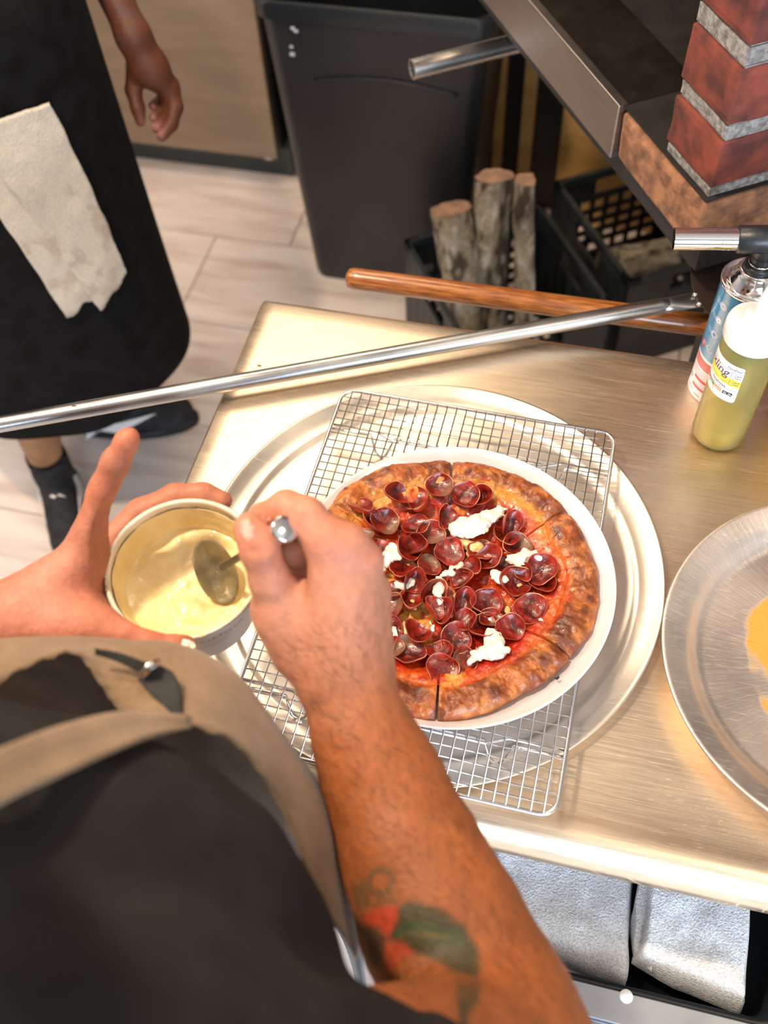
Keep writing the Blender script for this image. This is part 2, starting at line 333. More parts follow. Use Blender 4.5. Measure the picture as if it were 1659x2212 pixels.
# ------------------------------------------------------------------ round pans
def pan(name, label, c, r, z, prof, mat, grp=None):
    t = thing(name, label, 'pan', (c[0], c[1], T))
    MB().lathe(prof, (c[0], c[1], T), 160, close=True).build('dish', mat, t, smooth=True)
    return t
PC = (-.0533, -.0039)
pr = [(0.0001, .002), (.10, .002), (.196, .002), (.2005, .0022), (.2035, .0035), (.206, .0050), (.209, .0056), (.213, .0056), (.220, .0075), (.228, .0110), (.2310, .0125), (.2328, .0128), (.2332, .0116), (.2318, .0108), (.224, .0078), (.213, .0036), (.206, .0030), (.203, .0008), (.196, .0), (.10, .0), (.0001, .0)]
pan1 = pan('pizza_pan', 'large round aluminium pizza pan under the wire rack', PC, .2326, T, pr, M['alu'])
PC2 = (.3564, -.031)
def oil_pan_mat():
    m = steel('oily_aluminium', (.93, .80, .70), .40, True, (1, 1, 1), .07); nt = m.node_tree; N = nt.nodes; L = nt.links; b = N['Principled BSDF']
    tc = N.new('ShaderNodeTexCoord')
    # radial scratches on the base
    gr = N.new('ShaderNodeTexGradient'); gr.gradient_type = 'RADIAL'; L.new(tc.outputs['Object'], gr.inputs[0])
    ln = N.new('ShaderNodeVectorMath'); ln.operation = 'LENGTH'; L.new(tc.outputs['Object'], ln.inputs[0])
    cx = N.new('ShaderNodeCombineXYZ'); ml = N.new('ShaderNodeMath'); ml.operation = 'MULTIPLY'; ml.inputs[1].default_value = 150; L.new(gr.outputs['Fac'], ml.inputs[0])
    m3 = N.new('ShaderNodeMath'); m3.operation = 'MULTIPLY'; m3.inputs[1].default_value = 16; L.new(ln.outputs['Value'], m3.inputs[0]); L.new(ml.outputs[0], cx.inputs[0]); L.new(m3.outputs[0], cx.inputs[1])
    no = N.new('ShaderNodeTexNoise'); no.inputs['Scale'].default_value = 1.6; no.inputs['Detail'].default_value = 6; L.new(cx.outputs[0], no.inputs['Vector'])
    bp = N.new('ShaderNodeBump'); bp.inputs['Distance'].default_value = .00022; L.new(no.outputs['Fac'], bp.inputs['Height']); L.new(bp.outputs[0], b.inputs['Normal'])
    # oil residue
    no2 = N.new('ShaderNodeTexNoise'); no2.inputs['Scale'].default_value = 16; no2.inputs['Detail'].default_value = 7; L.new(tc.outputs['Object'], no2.inputs['Vector'])
    mr = N.new('ShaderNodeMapRange'); mr.inputs['From Min'].default_value = .118; mr.inputs['From Max'].default_value = .095; L.new(ln.outputs['Value'], mr.inputs[0])
    ad = N.new('ShaderNodeMath'); ad.operation = 'MULTIPLY_ADD'; ad.inputs[1].default_value = .5; L.new(mr.outputs[0], ad.inputs[0]); L.new(no2.outputs['Fac'], ad.inputs[2])
    st = N.new('ShaderNodeMapRange'); st.inputs['From Min'].default_value = .86; st.inputs['From Max'].default_value = .96; L.new(ad.outputs[0], st.inputs[0])
    old = b.inputs['Base Color'].links[0].from_socket
    mx = N.new('ShaderNodeMix'); mx.data_type = 'RGBA'; L.new(st.outputs[0], mx.inputs[0]); L.new(old, mx.inputs[6]); mx.inputs[7].default_value = (.74, .40, .07, 1); L.new(mx.outputs[2], b.inputs['Base Color'])
    mm = N.new('ShaderNodeMapRange'); mm.inputs['To Min'].default_value = 1; mm.inputs['To Max'].default_value = .35; L.new(st.outputs[0], mm.inputs[0]); L.new(mm.outputs[0], b.inputs['Metallic'])
    return m
pr2 = [(.0001, .002), (.07, .002), (.136, .002), (.141, .003), (.146, .0065), (.151, .0125), (.156, .0170), (.162, .0200), (.170, .0228), (.1755, .0250), (.1785, .0256), (.1798, .0244), (.1788, .0226), (.172, .0205), (.158, .0155), (.151, .0085), (.146, .0028), (.138, .0), (.07, .0), (.0001, .0)]
pan2 = pan('pizza_pan', 'smaller deep pizza pan with yellow oil residue at the right edge', PC2, .179, T, pr2, oil_pan_mat())
# ------------------------------------------------------------------ wire cooling rack
q_a = -.0097; RCX, RCY = -.0423, -.0274; RW, RL, RZ = .300, .4195, .930
ca, sa = math.cos(q_a), math.sin(q_a)
def RK(x, y, z=RZ): return (RCX + ca * x - sa * y, RCY + sa * x + ca * y, z)
rk = thing('cooling_rack', 'rectangular chromed wire cooling rack on the large pizza pan', 'rack', (RCX, RCY, T))
fr = [RK(x, y) for x, y in rrect(0, 0, RW, RL, .016, 6)]
MB().tube(fr, .0021, 8, closed=True).build('frame', M['wire'], rk, smooth=True)
base = None
def wire(p, name='wire', r=.0008, z=None):
    return MB().tube(p, r, 6).build(name, M['wire'], rk, smooth=True)
nx = 27
w0 = wire([(RCX + ca * 0 - sa * y, RCY + ca * y, RZ + .0012) for y in (-RL / 2, RL / 2)])
w0.location = (ca * (-RW / 2 + RW / (nx + 1)), sa * (-RW / 2 + RW / (nx + 1)), 0)
for i in range(1, nx):
    x = -RW / 2 + RW * (i + 1) / (nx + 1); o = w0.copy(); COL.objects.link(o); o.location = (ca * x, sa * x, 0)
ny = 40
w1 = wire([(RCX + ca * x, RCY + sa * x, RZ - .0004) for x in (-RW / 2, RW / 2)])
w1.location = (-sa * (-RL / 2 + RL / (ny + 1)), ca * (-RL / 2 + RL / (ny + 1)), 0)
for i in range(1, ny):
    y = -RL / 2 + RL * (i + 1) / (ny + 1); o = w1.copy(); COL.objects.link(o); o.location = (-sa * y, ca * y, 0)
for yb in (.155, 0, -.155):
    pts = []
    for x, z in ((-RW / 2, 0), (-.105, 0), (-.098, -.016), (-.092, -.0255), (-.086, -.016), (-.079, 0), (-.02, 0), (.079, 0), (.086, -.016), (.092, -.0255), (.098, -.016), (.105, 0), (RW / 2, 0)):
        sl = .008 * math.sin((x + .09) * 9) if abs(x) < .075 else 0
        pts.append(RK(x, yb + (-.010 if z < 0 else 0), RZ - .003 + z))
    MB().tube(pts, .0016, 7).build('brace', M['wire'], rk, smooth=True)
    MB().tube([RK(x, yb + dy, RZ - .0030) for x, dy in ((-RW / 2, .006), (-.10, .006), (-.08, -.003), (.08, -.003), (.10, .006), (RW / 2, .006))], .0014, 7).build('brace', M['wire'], rk, smooth=True)
# ------------------------------------------------------------------ plate
PLC = (-.0235, -.0400)
pl = [(.0001, .0042), (.10, .0042), (.118, .0050), (.130, .0085), (.142, .0150), (.1505, .0205), (.1528, .0222), (.1536, .0216), (.1532, .0198), (.145, .0132), (.132, .0062), (.122, .0018), (.112, .0), (.106, .0), (.104, .0016), (.0001, .0016)]
tag(MB().lathe(pl, (PLC[0], PLC[1], RZ + .0023), 128, close=True).build('dinner_plate', pm('glazed_china', (.70, .64, .66), rough=.14, coat=.4), None, smooth=True), 'white round dinner plate under the pizza', 'plate')
# ------------------------------------------------------------------ implicit surfaces (for bodies, cloth and soft food)
class SDF:
    def __init__(s, lo, hi, h):
        s.lo = np.array(lo, float); s.h = h; s.n = np.ceil((np.array(hi, float) - s.lo) / h).astype(int) + 1
        s.base = None; s.D = np.full(s.n, 9.0, np.float32); s.res = None
    def sub(s, lo, hi):
        a = np.maximum(np.floor((lo - s.lo) / s.h).astype(int), 0); b = np.minimum(np.ceil((hi - s.lo) / s.h).astype(int) + 1, s.n)
        if (b <= a).any(): return None, None
        sl = tuple(slice(a[i], b[i]) for i in range(3))
        ax = [s.lo[i] + s.h * np.arange(a[i], b[i]) for i in range(3)]
        return sl, ax
    def put(s, sl, d, k, op='u'):
        D = s.D[sl]
        if op == 'u':
            if k > 0:
                hh = np.maximum(k - np.abs(D - d), 0) / k; s.D[sl] = np.minimum(D, d) - hh * hh * k * .25
            else: s.D[sl] = np.minimum(D, d)
        else:
            d = -d
            if k > 0:
                hh = np.maximum(k - np.abs(D - d), 0) / k; s.D[sl] = np.maximum(D, d) + hh * hh * k * .25
            else: s.D[sl] = np.maximum(D, d)
    def cap(s, a, b, ra, rb=None, k=.008, op='u', sq=None):
        """tapered capsule; sq=(axis vector, factor) flattens it along an axis"""
        a = np.array(a, float); b = np.array(b, float); rb = ra if rb is None else rb; m = max(ra, rb) * (1.0) + k + 3 * s.h
        sl, ax = s.sub(np.minimum(a, b) - m, np.maximum(a, b) + m)
        if sl is None: return s
        X, Y, Z = np.meshgrid(*ax, indexing='ij', sparse=True)
        ab = b - a; L = ab @ ab + 1e-12
        t = np.clip(((X - a[0]) * ab[0] + (Y - a[1]) * ab[1] + (Z - a[2]) * ab[2]) / L, 0, 1)
        dx = X - a[0] - t * ab[0]; dy = Y - a[1] - t * ab[1]; dz = Z - a[2] - t * ab[2]
        if sq is not None:
            n = np.array(sq[0], float); n /= np.linalg.norm(n); c = dx * n[0] + dy * n[1] + dz * n[2]; e = (1 / sq[1] - 1) * c
            dd = np.sqrt((dx + e * n[0]) ** 2 + (dy + e * n[1]) ** 2 + (dz + e * n[2]) ** 2)
            r = ra + t * (rb - ra); d = (dd - r) * (sq[1] if sq[1] < 1 else 1)
            d = np.where(d > 0, dd - r, d)
        else: d = np.sqrt(dx * dx + dy * dy + dz * dz) - (ra + t * (rb - ra))
        s.put(sl, d.astype(np.float32), k, op); return s
    def chain(s, pts, rs, k=.004, op='u', sq=None):
        for i in range(len(pts) - 1): s.cap(pts[i], pts[i + 1], rs[i], rs[i + 1], k, op, sq)
        return s
    def ell(s, c, r, R=None, k=.008, op='u'):
        c = np.array(c, float); r = np.array(r, float); m = r.max() + k + 3 * s.h
        sl, ax = s.sub(c - m, c + m)
        if sl is None: return s
        X, Y, Z = np.meshgrid(*ax, indexing='ij', sparse=True); x = X - c[0]; y = Y - c[1]; z = Z - c[2]
        if R is None: R = np.eye(3)
        u = x * R[0, 0] + y * R[1, 0] + z * R[2, 0]; v = x * R[0, 1] + y * R[1, 1] + z * R[2, 1]; ww = x * R[0, 2] + y * R[1, 2] + z * R[2, 2]
        k0 = np.sqrt((u / r[0]) ** 2 + (v / r[1]) ** 2 + (ww / r[2]) ** 2); k1 = np.sqrt((u / r[0] ** 2) ** 2 + (v / r[1] ** 2) ** 2 + (ww / r[2] ** 2) ** 2) + 1e-9
        s.put(sl, (k0 * (k0 - 1) / k1).astype(np.float32), k, op); return s
    def half(s, p, n, k=.002):
        """cut away everything on the side n points to"""
        p = np.array(p, float); n = np.array(n, float); n /= np.linalg.norm(n)
        ax = [s.lo[i] + s.h * np.arange(s.n[i]) for i in range(3)]; X, Y, Z = np.meshgrid(*ax, indexing='ij', sparse=True)
        d = -((X - p[0]) * n[0] + (Y - p[1]) * n[1] + (Z - p[2]) * n[2]); s.put(tuple([slice(None)] * 3), d.astype(np.float32), k, 'd'); return s
    def save(s): s.base = s.D.copy(); s.res = s.D.copy(); s.D = np.full(s.n, 9.0, np.float32)
    def join(s, k):
        D = s.base; d = s.D; hh = np.maximum(k - np.abs(D - d), 0) / k; c = np.minimum(D, d) - hh * hh * k * .25
        s.res = np.minimum(s.res, c); s.D = np.full(s.n, 9.0, np.float32)
    def done(s): s.D = s.res
    def noise(s, amp, scale, seed=0, oct=2):
        m = np.abs(s.D) < amp * 2 + 4 * s.h; I = np.argwhere(m); P = s.lo + I * s.h
        s.D[m] += (amp * fbm(P, scale, seed, oct)).astype(np.float32); return s
    def mesh(s):
        D = s.D; S = D < 0; nx, ny, nz = D.shape
        cs = np.zeros((nx - 1, ny - 1, nz - 1), np.int8)
        for a in (0, 1):
            for b in (0, 1):
                for c in (0, 1): cs += S[a:nx - 1 + a, b:ny - 1 + b, c:nz - 1 + c]
        act = (cs > 0) & (cs < 8); I = np.argwhere(act); idx = -np.ones(act.shape, np.int64); idx[act] = np.arange(len(I))
        acc = np.zeros((len(I), 3)); cnt = np.zeros(len(I))
        E = [((0, 0, 0), (1, 0, 0)), ((0, 1, 0), (1, 1, 0)), ((0, 0, 1), (1, 0, 1)), ((0, 1, 1), (1, 1, 1)), ((0, 0, 0), (0, 1, 0)), ((1, 0, 0), (1, 1, 0)), ((0, 0, 1), (0, 1, 1)), ((1, 0, 1), (1, 1, 1)), ((0, 0, 0), (0, 0, 1)), ((1, 0, 0), (1, 0, 1)), ((0, 1, 0), (0, 1, 1)), ((1, 1, 0), (1, 1, 1))]
        for e0, e1 in E:
            A = I + e0; B = I + e1; da = D[A[:, 0], A[:, 1], A[:, 2]]; db = D[B[:, 0], B[:, 1], B[:, 2]]; m = (da < 0) != (db < 0)
            t = np.where(m, da / (da - db + 1e-20), 0)[:, None]; acc += np.where(m[:, None], A + t * (B - A), 0); cnt += m
        V = s.lo + s.h * acc / cnt[:, None]; F = []
        for ax in range(3):
            o1, o2 = (ax + 1) % 3, (ax + 2) % 3; sA = [slice(None)] * 3; sB = [slice(None)] * 3; sA[ax] = slice(0, -1); sB[ax] = slice(1, None)
            a = S[tuple(sA)]; b = S[tuple(sB)]; X = np.argwhere(a != b); X = X[(X[:, o1] > 0) & (X[:, o2] > 0) & (X[:, o1] < D.shape[o1] - 1) & (X[:, o2] < D.shape[o2] - 1)]
            if not len(X): continue
            u = np.zeros(3, int); u[o1] = 1; v = np.zeros(3, int); v[o2] = 1
            g = lambda P: idx[P[:, 0], P[:, 1], P[:, 2]]
            q = np.stack([g(X - u - v), g(X - v), g(X), g(X - u)], 1); fl_ = ~a[X[:, 0], X[:, 1], X[:, 2]]; q[fl_] = q[fl_][:, ::-1]; F.append(q)
        return V, np.concatenate(F)
def np_mesh(name, V, F):
    me = bpy.data.meshes.new(name); nf = len(F); me.vertices.add(len(V)); me.vertices.foreach_set('co', np.asarray(V, np.float32).ravel())
    me.loops.add(nf * 4); me.polygons.add(nf); me.loops.foreach_set('vertex_index', np.asarray(F, np.int32).ravel())
    me.polygons.foreach_set('loop_start', np.arange(0, nf * 4, 4, dtype=np.int32)); me.update(calc_edges=True); me.validate(); return me
def sdf_obj(name, s, mat, parent=None, colf=None, centre=False, smooth_it=0, af=None):
    V, F = s.mesh()
    off = org(parent) if parent is not None else (np.array([*(V[:, :2].min(0) + V[:, :2].max(0)) / 2, V[:, 2].min()]))
    me = np_mesh(name, V - off, F)
    if colf is not None: set_col(me, colf(V), af(V) if af else None)
    o = link(name, me, mat, parent, True)
    if parent is None: o.location = off
    if smooth_it:
        m = o.modifiers.new('s', 'SMOOTH'); m.factor = .5; m.iterations = smooth_it
    return o
# ------------------------------------------------------------------ pizza
PZ = np.array([-.0290, -.0417, RZ + .0023 + .0042])
cuts = [math.radians(a) for a in (-81.7, -24.7, 43.5, 99.0, 155.0, 223.5)]
pz = thing('pizza', 'whole sliced pizza with pepperoni cups and white cheese on the round plate', 'pizza', PZ)
def pr_R(th):
    return .1395 + .0025 * np.sin(3 * th + .5) + .0015 * np.sin(5 * th + 2) + .0018 * vnoise(np.stack([np.cos(th), np.sin(th), 0 * th], -1), 5, 3)
def pz_prof(th, n1=90, n2=56):
    """profile (r, z) and a parameter at angle th: flat topped centre, puffed crust, underside"""
    R = pr_R(th)[..., None]; cn = np.stack([np.cos(th), np.sin(th), 0 * th], -1)
    cw = (.0168 + .0030 * vnoise(cn, 3.1, 5))[..., None]; chh = (.0122 + .0030 * vnoise(cn, 4.3, 8))[..., None]
    rc = R - cw; zc = .0095 + .5 * chh - .004
    ri = rc - cw * .93; t = np.linspace(0, 1, n1)
    r1 = ri * t; zi = zc + chh * .22
    z1 = .0045 + (zi - .0045) * sstep(.72, 1.0, t) + .002 * sstep(0, .8, t)
    ph = np.radians(np.linspace(158, -68, n2)); r2 = rc + cw * np.cos(ph); z2 = zc + chh * np.sin(ph)
    z2 = np.where(np.sin(ph) < 0, zc + np.sin(ph) * np.minimum(chh, zc - .006), z2)
    r3 = np.concatenate([R * 0 + .116, R * 0], -1); z3 = r3 * 0
    kk = np.concatenate([np.zeros(n1) + t * .5, .5 + .5 * np.linspace(0, 1, n2), [1.1, 1.2]]) + 0 * R
    return np.concatenate([r1, r2, r3], -1), np.concatenate([z1, z2, z3], -1), kk
CHARS = [((930, 1075 - 63), 6), ((968, 1008), 10), ((1128, 1018), 10), ((1150, 1033), 8), ((1153, 1051), 6), ((1168, 1095), 13), ((1105, 1098), 6), ((1190, 1068), 9), ((1200, 1150), 9), ((1207, 1165), 8), ((1244, 1228), 7), ((1255, 1163), 5), ((1275, 1295), 8), ((1262, 1320), 8), ((1222, 1350), 22), ((1215, 1375), 20), ((1120, 1410), 20), ((1035, 1463), 18), ((1065, 1500), 14), ((835, 1023), 7), ((800, 1040), 9), ((705, 1120), 13), ((720, 1140), 14), ((760, 1100), 8), ((836, 1010), 6), ((905, 1000), 7), ((745, 1060), 6), ((870, 1480), 22), ((900, 1500), 14), ((1090, 1035), 6), ((1010, 1025), 7), ((1270, 1390), 8), ((1205, 1400), 12), ((1175, 1430), 14)]
CH3 = np.array([list(at_height(a, b, PZ[2] + .018)[:2]) + [r / 2150] for (a, b), r in CHARS])
def pz_col(P, kk):
    x, y = P[:, 0], P[:, 1]; Pl = P - PZ; r = np.hypot(Pl[:, 0], Pl[:, 1]); th = np.arctan2(Pl[:, 1], Pl[:, 0])
    Q = np.stack([x, y, Pl[:, 2] * 0], -1); n1 = fbm(Q, 55, 1, 4); n2 = fbm(Q, 130, 4, 3); n3 = fbm(Q, 28, 9, 3); n4 = fbm(P, 300, 12, 3)
    sauce = np.array([.40, .016, .004]); sauce2 = np.array([.56, .055, .006]); chz = np.array([.62, .20, .022]); chz2 = np.array([.74, .38, .09])
    k = sstep(-.25, .35, n1 + .3 * n2)[:, None]; C = sauce * (1 - k) + sauce2 * k
    k = (sstep(.34, .62, n3 + .45 * n2 - .25 * sstep(.075, .03, r)))[:, None]; C = C * (1 - k) + chz * k
    k = (sstep(.60, .95, n3 + .5 * n2))[:, None]; C = C * (1 - k) + chz2 * k
    # cheesy yellow ring inside the crust at the top and left, sauce at the right
    ring = sstep(.44, .50, kk + .02 * n1) * (1 - sstep(.60, .68, kk + .03 * n2)); tl = sstep(-.2, .6, np.sin(th) * .8 - np.cos(th) * .4)
    k = (ring * (.25 + .75 * tl) * sstep(-.5, .2, n2 + .4))[:, None]; C = C * (1 - k) + (chz * .55 + chz2 * .45) * k
    # crust: golden, browner on its crown, pale on its outer flank
    kc = sstep(.52, .60, kk + .035 * n2 + .02 * n1)[:, None]
    br = np.array([.33, .078, .016]); br2 = np.array([.17, .034, .009]); gold = np.array([.52, .175, .040]); pale = np.array([.66, .36, .17])
    m = sstep(-.5, .5, n1 + .4 * n2)[:, None]; Cc = br * (1 - m) + gold * m
    m = sstep(.15, .6, fbm(Q, 75, 20, 3) + .2)[:, None] * .75; Cc = Cc * (1 - m) + br2 * m
    lowr = sstep(-.2, -.8, np.sin(th) * .9 - .25 * np.cos(th))
    m = (sstep(.845, .90, kk + .02 * n1 - .025 * lowr) * sstep(-.55, .15, n2 + .35 + .4 * lowr))[:, None]; Cc = Cc * (1 - m) + pale * m
    C = C * (1 - kc) + Cc * kc
    d = np.min(np.hypot(x[:, None] - CH3[None, :, 0], y[:, None] - CH3[None, :, 1]) / CH3[None, :, 2], 1) + .45 * n2 + .3 * n1
    m = (sstep(1.45, .45, d) * sstep(.50, .58, kk))[:, None] * .93; C = C * (1 - m) + np.array([.018, .007, .006]) * m
    m = (sstep(2.3, .9, d) * sstep(.52, .6, kk))[:, None] * .55; C = C * (1 - m) + np.array([.20, .045, .013]) * m
    m = (sstep(.55, .8, n2 + .3 * n4) * sstep(.45, .6, kk))[:, None] * .7; C = C * (1 - m) + np.array([.12, .03, .012]) * m
    C = C * (1 + .18 * n4[:, None])
    ra = .13 + .10 * sstep(0, .5, n1) + .27 * kc[:, 0] - .10 * kc[:, 0] * sstep(0, .5, n1)
    return C, ra
PZM = vc_mat('baked_pizza', .3, .0007, 420, fine=.22, fscale=700, rattr=True, coat=.15)
for si in range(6):
    a0 = cuts[si]; a1 = cuts[(si + 1) % 6] + (2 * PI if si == 5 else 0); na = 150
    th = np.linspace(a0 + .0045, a1 - .0045, na); r, z, kk = pz_prof(th)
    ch = np.stack([np.cos(th), np.sin(th)], -1); P = np.stack([r * ch[:, None, 0], r * ch[:, None, 1], z], -1)
    P[..., :2] += .0012 * np.array([math.cos((a0 + a1) / 2), math.sin((a0 + a1) / 2)])
    Pw = P + PZ; G = Pw.reshape(-1, 3); top = (kk.reshape(-1) < 1.02)
    dz = .0016 * fbm(G, 60, 31, 3) + .0007 * fbm(G, 220, 40, 2)
    kc = sstep(.5, .6, kk.reshape(-1)); tt_ = np.clip(kk.reshape(-1), 0, 1)
    # crust sinks a little where it was cut
    edge = np.minimum(th - a0, a1 - th)[:, None] + 0 * kk; sink = .0025 * sstep(.06, 0, edge).reshape(-1) * kc
    G = G.copy(); G[:, 2] += np.where(top, dz * (1 + .5 * kc) - sink, 0); nrm = np.stack([ch[:, 0][:, None] + 0 * kk, ch[:, 1][:, None] + 0 * kk], -1).reshape(-1, 2)
    G[:, :2] += nrm * (np.where(top, .0012 * fbm(G, 50, 51, 2) * kc, 0))[:, None]
    mb = MB().grid(G.reshape(P.shape)); n = P.shape[1]
    mb.f.append(tuple(range(n))); mb.f.append(tuple((na - 1) * n + i for i in range(n))[::-1])
    o = mb.build('pizza_slice', PZM, pz, smooth=True)
    C, ra = pz_col(G, kk.reshape(-1)); e = (edge.reshape(-1) < .001) * kc; C = C * (1 - .6 * e[:, None]) + np.array([.10, .035, .015]) * .6 * e[:, None]
    set_col(o.data, C, ra)
def pz_z(x, y):
    r = math.hypot(x - PZ[0], y - PZ[1]); return PZ[2] + .006 + .006 * float(sstep(.085, .112, r))
def pepp_mesh(seed, depth, fold, oil):
    na, nr = 40, 12; R = .0128; V = []; kk = []
    th = np.linspace(0, 2 * PI, na, endpoint=False); rn = 1 + .06 * np.sin(2 * th + seed) + .05 * np.sin(3 * th + seed * 2.3) + .03 * np.sin(5 * th + seed * 1.7); zn = .25 * np.sin(2 * th + seed * 3.1) + .12 * np.sin(4 * th + seed)
    prof = [(0, 0, 0)] + [(t, depth * t ** 2.6, 0) for t in np.linspace(.12, .93, 10)] + [(.955, depth * .93, 0), (.975, depth * .98, .5), (.99, depth * 1.05, 1), (1.015, depth * 1.05, 1), (1.03, depth * .99, .5), (1.035, depth * .93, .5), (1.03, depth * .80 - .03, -.2), (.80, depth * .42 - .11, -1), (.45, -.11, -1), (0, -.11, -1)]
    for (t, z, k) in prof:
        x = t * rn * np.cos(th); y = t * rn * np.sin(th); zz = z + zn * t ** 3 * depth * .6 + fold * (x * x)
        x = x * (1 - .35 * fold * min(1, t)); V.append(np.stack([x, y, zz], -1) * R); kk += [k] * na
    V = np.array(V).transpose(1, 0, 2); kk = np.array(kk).reshape(len(prof), na).T.reshape(-1)
    mb = MB().grid(V, flip=False, closed_u=True); Vv = np.concatenate(mb.v); Vv[:, 2] += .0004 * vnoise(Vv, 300, seed)
    me = bpy.data.meshes.new('pepperoni'); me.from_pydata(Vv.tolist(), [], mb.f); me.update(); me.polygons.foreach_set('use_smooth', [True] * len(me.polygons))
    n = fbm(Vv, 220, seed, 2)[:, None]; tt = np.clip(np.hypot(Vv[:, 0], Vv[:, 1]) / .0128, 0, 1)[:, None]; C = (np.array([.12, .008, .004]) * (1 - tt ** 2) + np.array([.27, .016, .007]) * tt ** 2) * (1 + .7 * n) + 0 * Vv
    C = np.where((kk < 0)[:, None], np.array([.34, .030, .010]) * (1 + .35 * n), C); rm = sstep(-.05, .45, vnoise(Vv, 110, seed + 3))[:, None]; C = np.where((kk > .9)[:, None], np.array([.74, .42, .20]) * rm + np.array([.26, .035, .016]) * (1 - rm), C); C = np.where(((kk > .3) & (kk < .9))[:, None], np.array([.26, .035, .016]), C)
    if seed % 4 == 1:
        m = (sstep(.0, .010, Vv[:, 0] + Vv[:, 1] * .3) * (kk == 0))[:, None]; C = C * (1 - m) + np.array([.20, .10, .055]) * m
    set_col(me, C, np.where(kk > .3, .4, .17)); me.materials.append(PEP); return me
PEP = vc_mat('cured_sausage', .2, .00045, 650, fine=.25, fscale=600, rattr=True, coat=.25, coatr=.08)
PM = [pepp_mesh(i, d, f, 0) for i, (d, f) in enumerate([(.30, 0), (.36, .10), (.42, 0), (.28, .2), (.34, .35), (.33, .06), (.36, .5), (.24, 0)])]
# px centre, size, variant, tilt in degrees, tilt direction (degrees, where the open cup leans)
PP = [(895, 1076, 1.0, 0, 8, 200), (951, 1055, 1.02, 1, 14, 240), (1008, 1072, 1.05, 0, 22, 230), (1040, 1078, 1.0, 4, 40, 200), (850, 1078, 1.0, 4, 62, 10), (830, 1128, 1.05, 1, 28, 330), (908, 1103, .85, 6, 66, 120), (930, 1150, 1.0, 5, 14, 300), (899, 1140, 1.0, 3, 20, 120),
      (959, 1118, .9, 4, 55, 340), (972, 1190, 1.08, 7, 14, 250), (880, 1190, 1.0, 2, 42, 20), (911, 1182, .95, 6, 72, 200), (868, 1236, .95, 3, 40, 90), (1095, 1134, 1.0, 6, 70, 330), (1088, 1162, .95, 3, 40, 60), (1115, 1178, 1.05, 1, 18, 20), (1058, 1208, 1.0, 3, 30, 200), (1020, 1228, .9, 4, 40, 160), (1040, 1188, .95, 7, 15, 80),
      (1170, 1232, 1.12, 2, 22, 250), (1172, 1262, .95, 3, 25, 110), (1112, 1256, 1.12, 2, 30, 330), (1146, 1314, 1.12, 0, 8, 280), (1050, 1300, 1.05, 2, 16, 330), (995, 1299, .95, 6, 55, 320), (960, 1322, .95, 3, 40, 200), (936, 1280, 1.0, 4, 45, 300), (930, 1322, .9, 6, 60, 30), (893, 1255, .9, 6, 62, 300), (886, 1305, .95, 4, 50, 80), (848, 1280, .9, 3, 35, 120), (845, 1312, 1.0, 5, 22, 200),
      (985, 1377, 1.08, 0, 10, 300), (1046, 1356, 1.05, 2, 24, 100), (1100, 1356, 1.0, 3, 30, 320), (884, 1407, 1.12, 1, 14, 110), (900, 1370, 1.0, 3, 40, 60), (956, 1447, 1.08, 7, 12, 300), (950, 1408, .9, 3, 26, 120), (836, 1358, 1.0, 3, 28, 320), (838, 1400, 1.0, 5, 18, 40), (1003, 1425, .9, 5, 14, 0), (1060, 1335, .8, 5, 14, 60),
      (780, 1111, 1.0, 4, 48, 100), (801, 1135, .95, 6, 62, 10), (776, 1165, 1.0, 1, 30, 80), (812, 1192, .9, 6, 58, 40), (760, 1200, .95, 0, 14, 0), (790, 1240, 1.0, 2, 20, 90), (745, 1250, .9, 3, 30, 40), (770, 1300, 1.0, 5, 14, 200), (800, 1340, .95, 0, 10, 120), (765, 1360, .95, 2, 22, 0), (800, 1400, 1.0, 4, 40, 60), (925, 1222, .85, 5, 20, 30), (1000, 1255, .85, 4, 40, 200), (1085, 1225, .8, 3, 25, 100), (1010, 1340, .8, 3, 35, 200), (1135, 1240, .7, 4, 40, 200)]
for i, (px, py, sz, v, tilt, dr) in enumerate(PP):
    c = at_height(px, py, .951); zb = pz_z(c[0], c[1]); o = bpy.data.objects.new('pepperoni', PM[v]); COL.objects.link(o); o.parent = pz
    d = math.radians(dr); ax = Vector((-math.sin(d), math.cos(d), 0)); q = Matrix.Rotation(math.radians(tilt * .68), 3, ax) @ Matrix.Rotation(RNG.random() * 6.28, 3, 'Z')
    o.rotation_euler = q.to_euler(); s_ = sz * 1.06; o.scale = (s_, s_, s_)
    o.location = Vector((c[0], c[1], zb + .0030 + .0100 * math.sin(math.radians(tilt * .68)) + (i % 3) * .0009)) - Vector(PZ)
CHM = pm('fresh_cheese', (.74, .66, .54), (.82, .76, .68), 120, .35, bump=.0004, bscale=260, sss=.0, coat=.2)
CHY = pm('melted_cheese', (.72, .42, .13), (.82, .58, .28), 90, .25, bump=.0005, bscale=200, coat=.4)
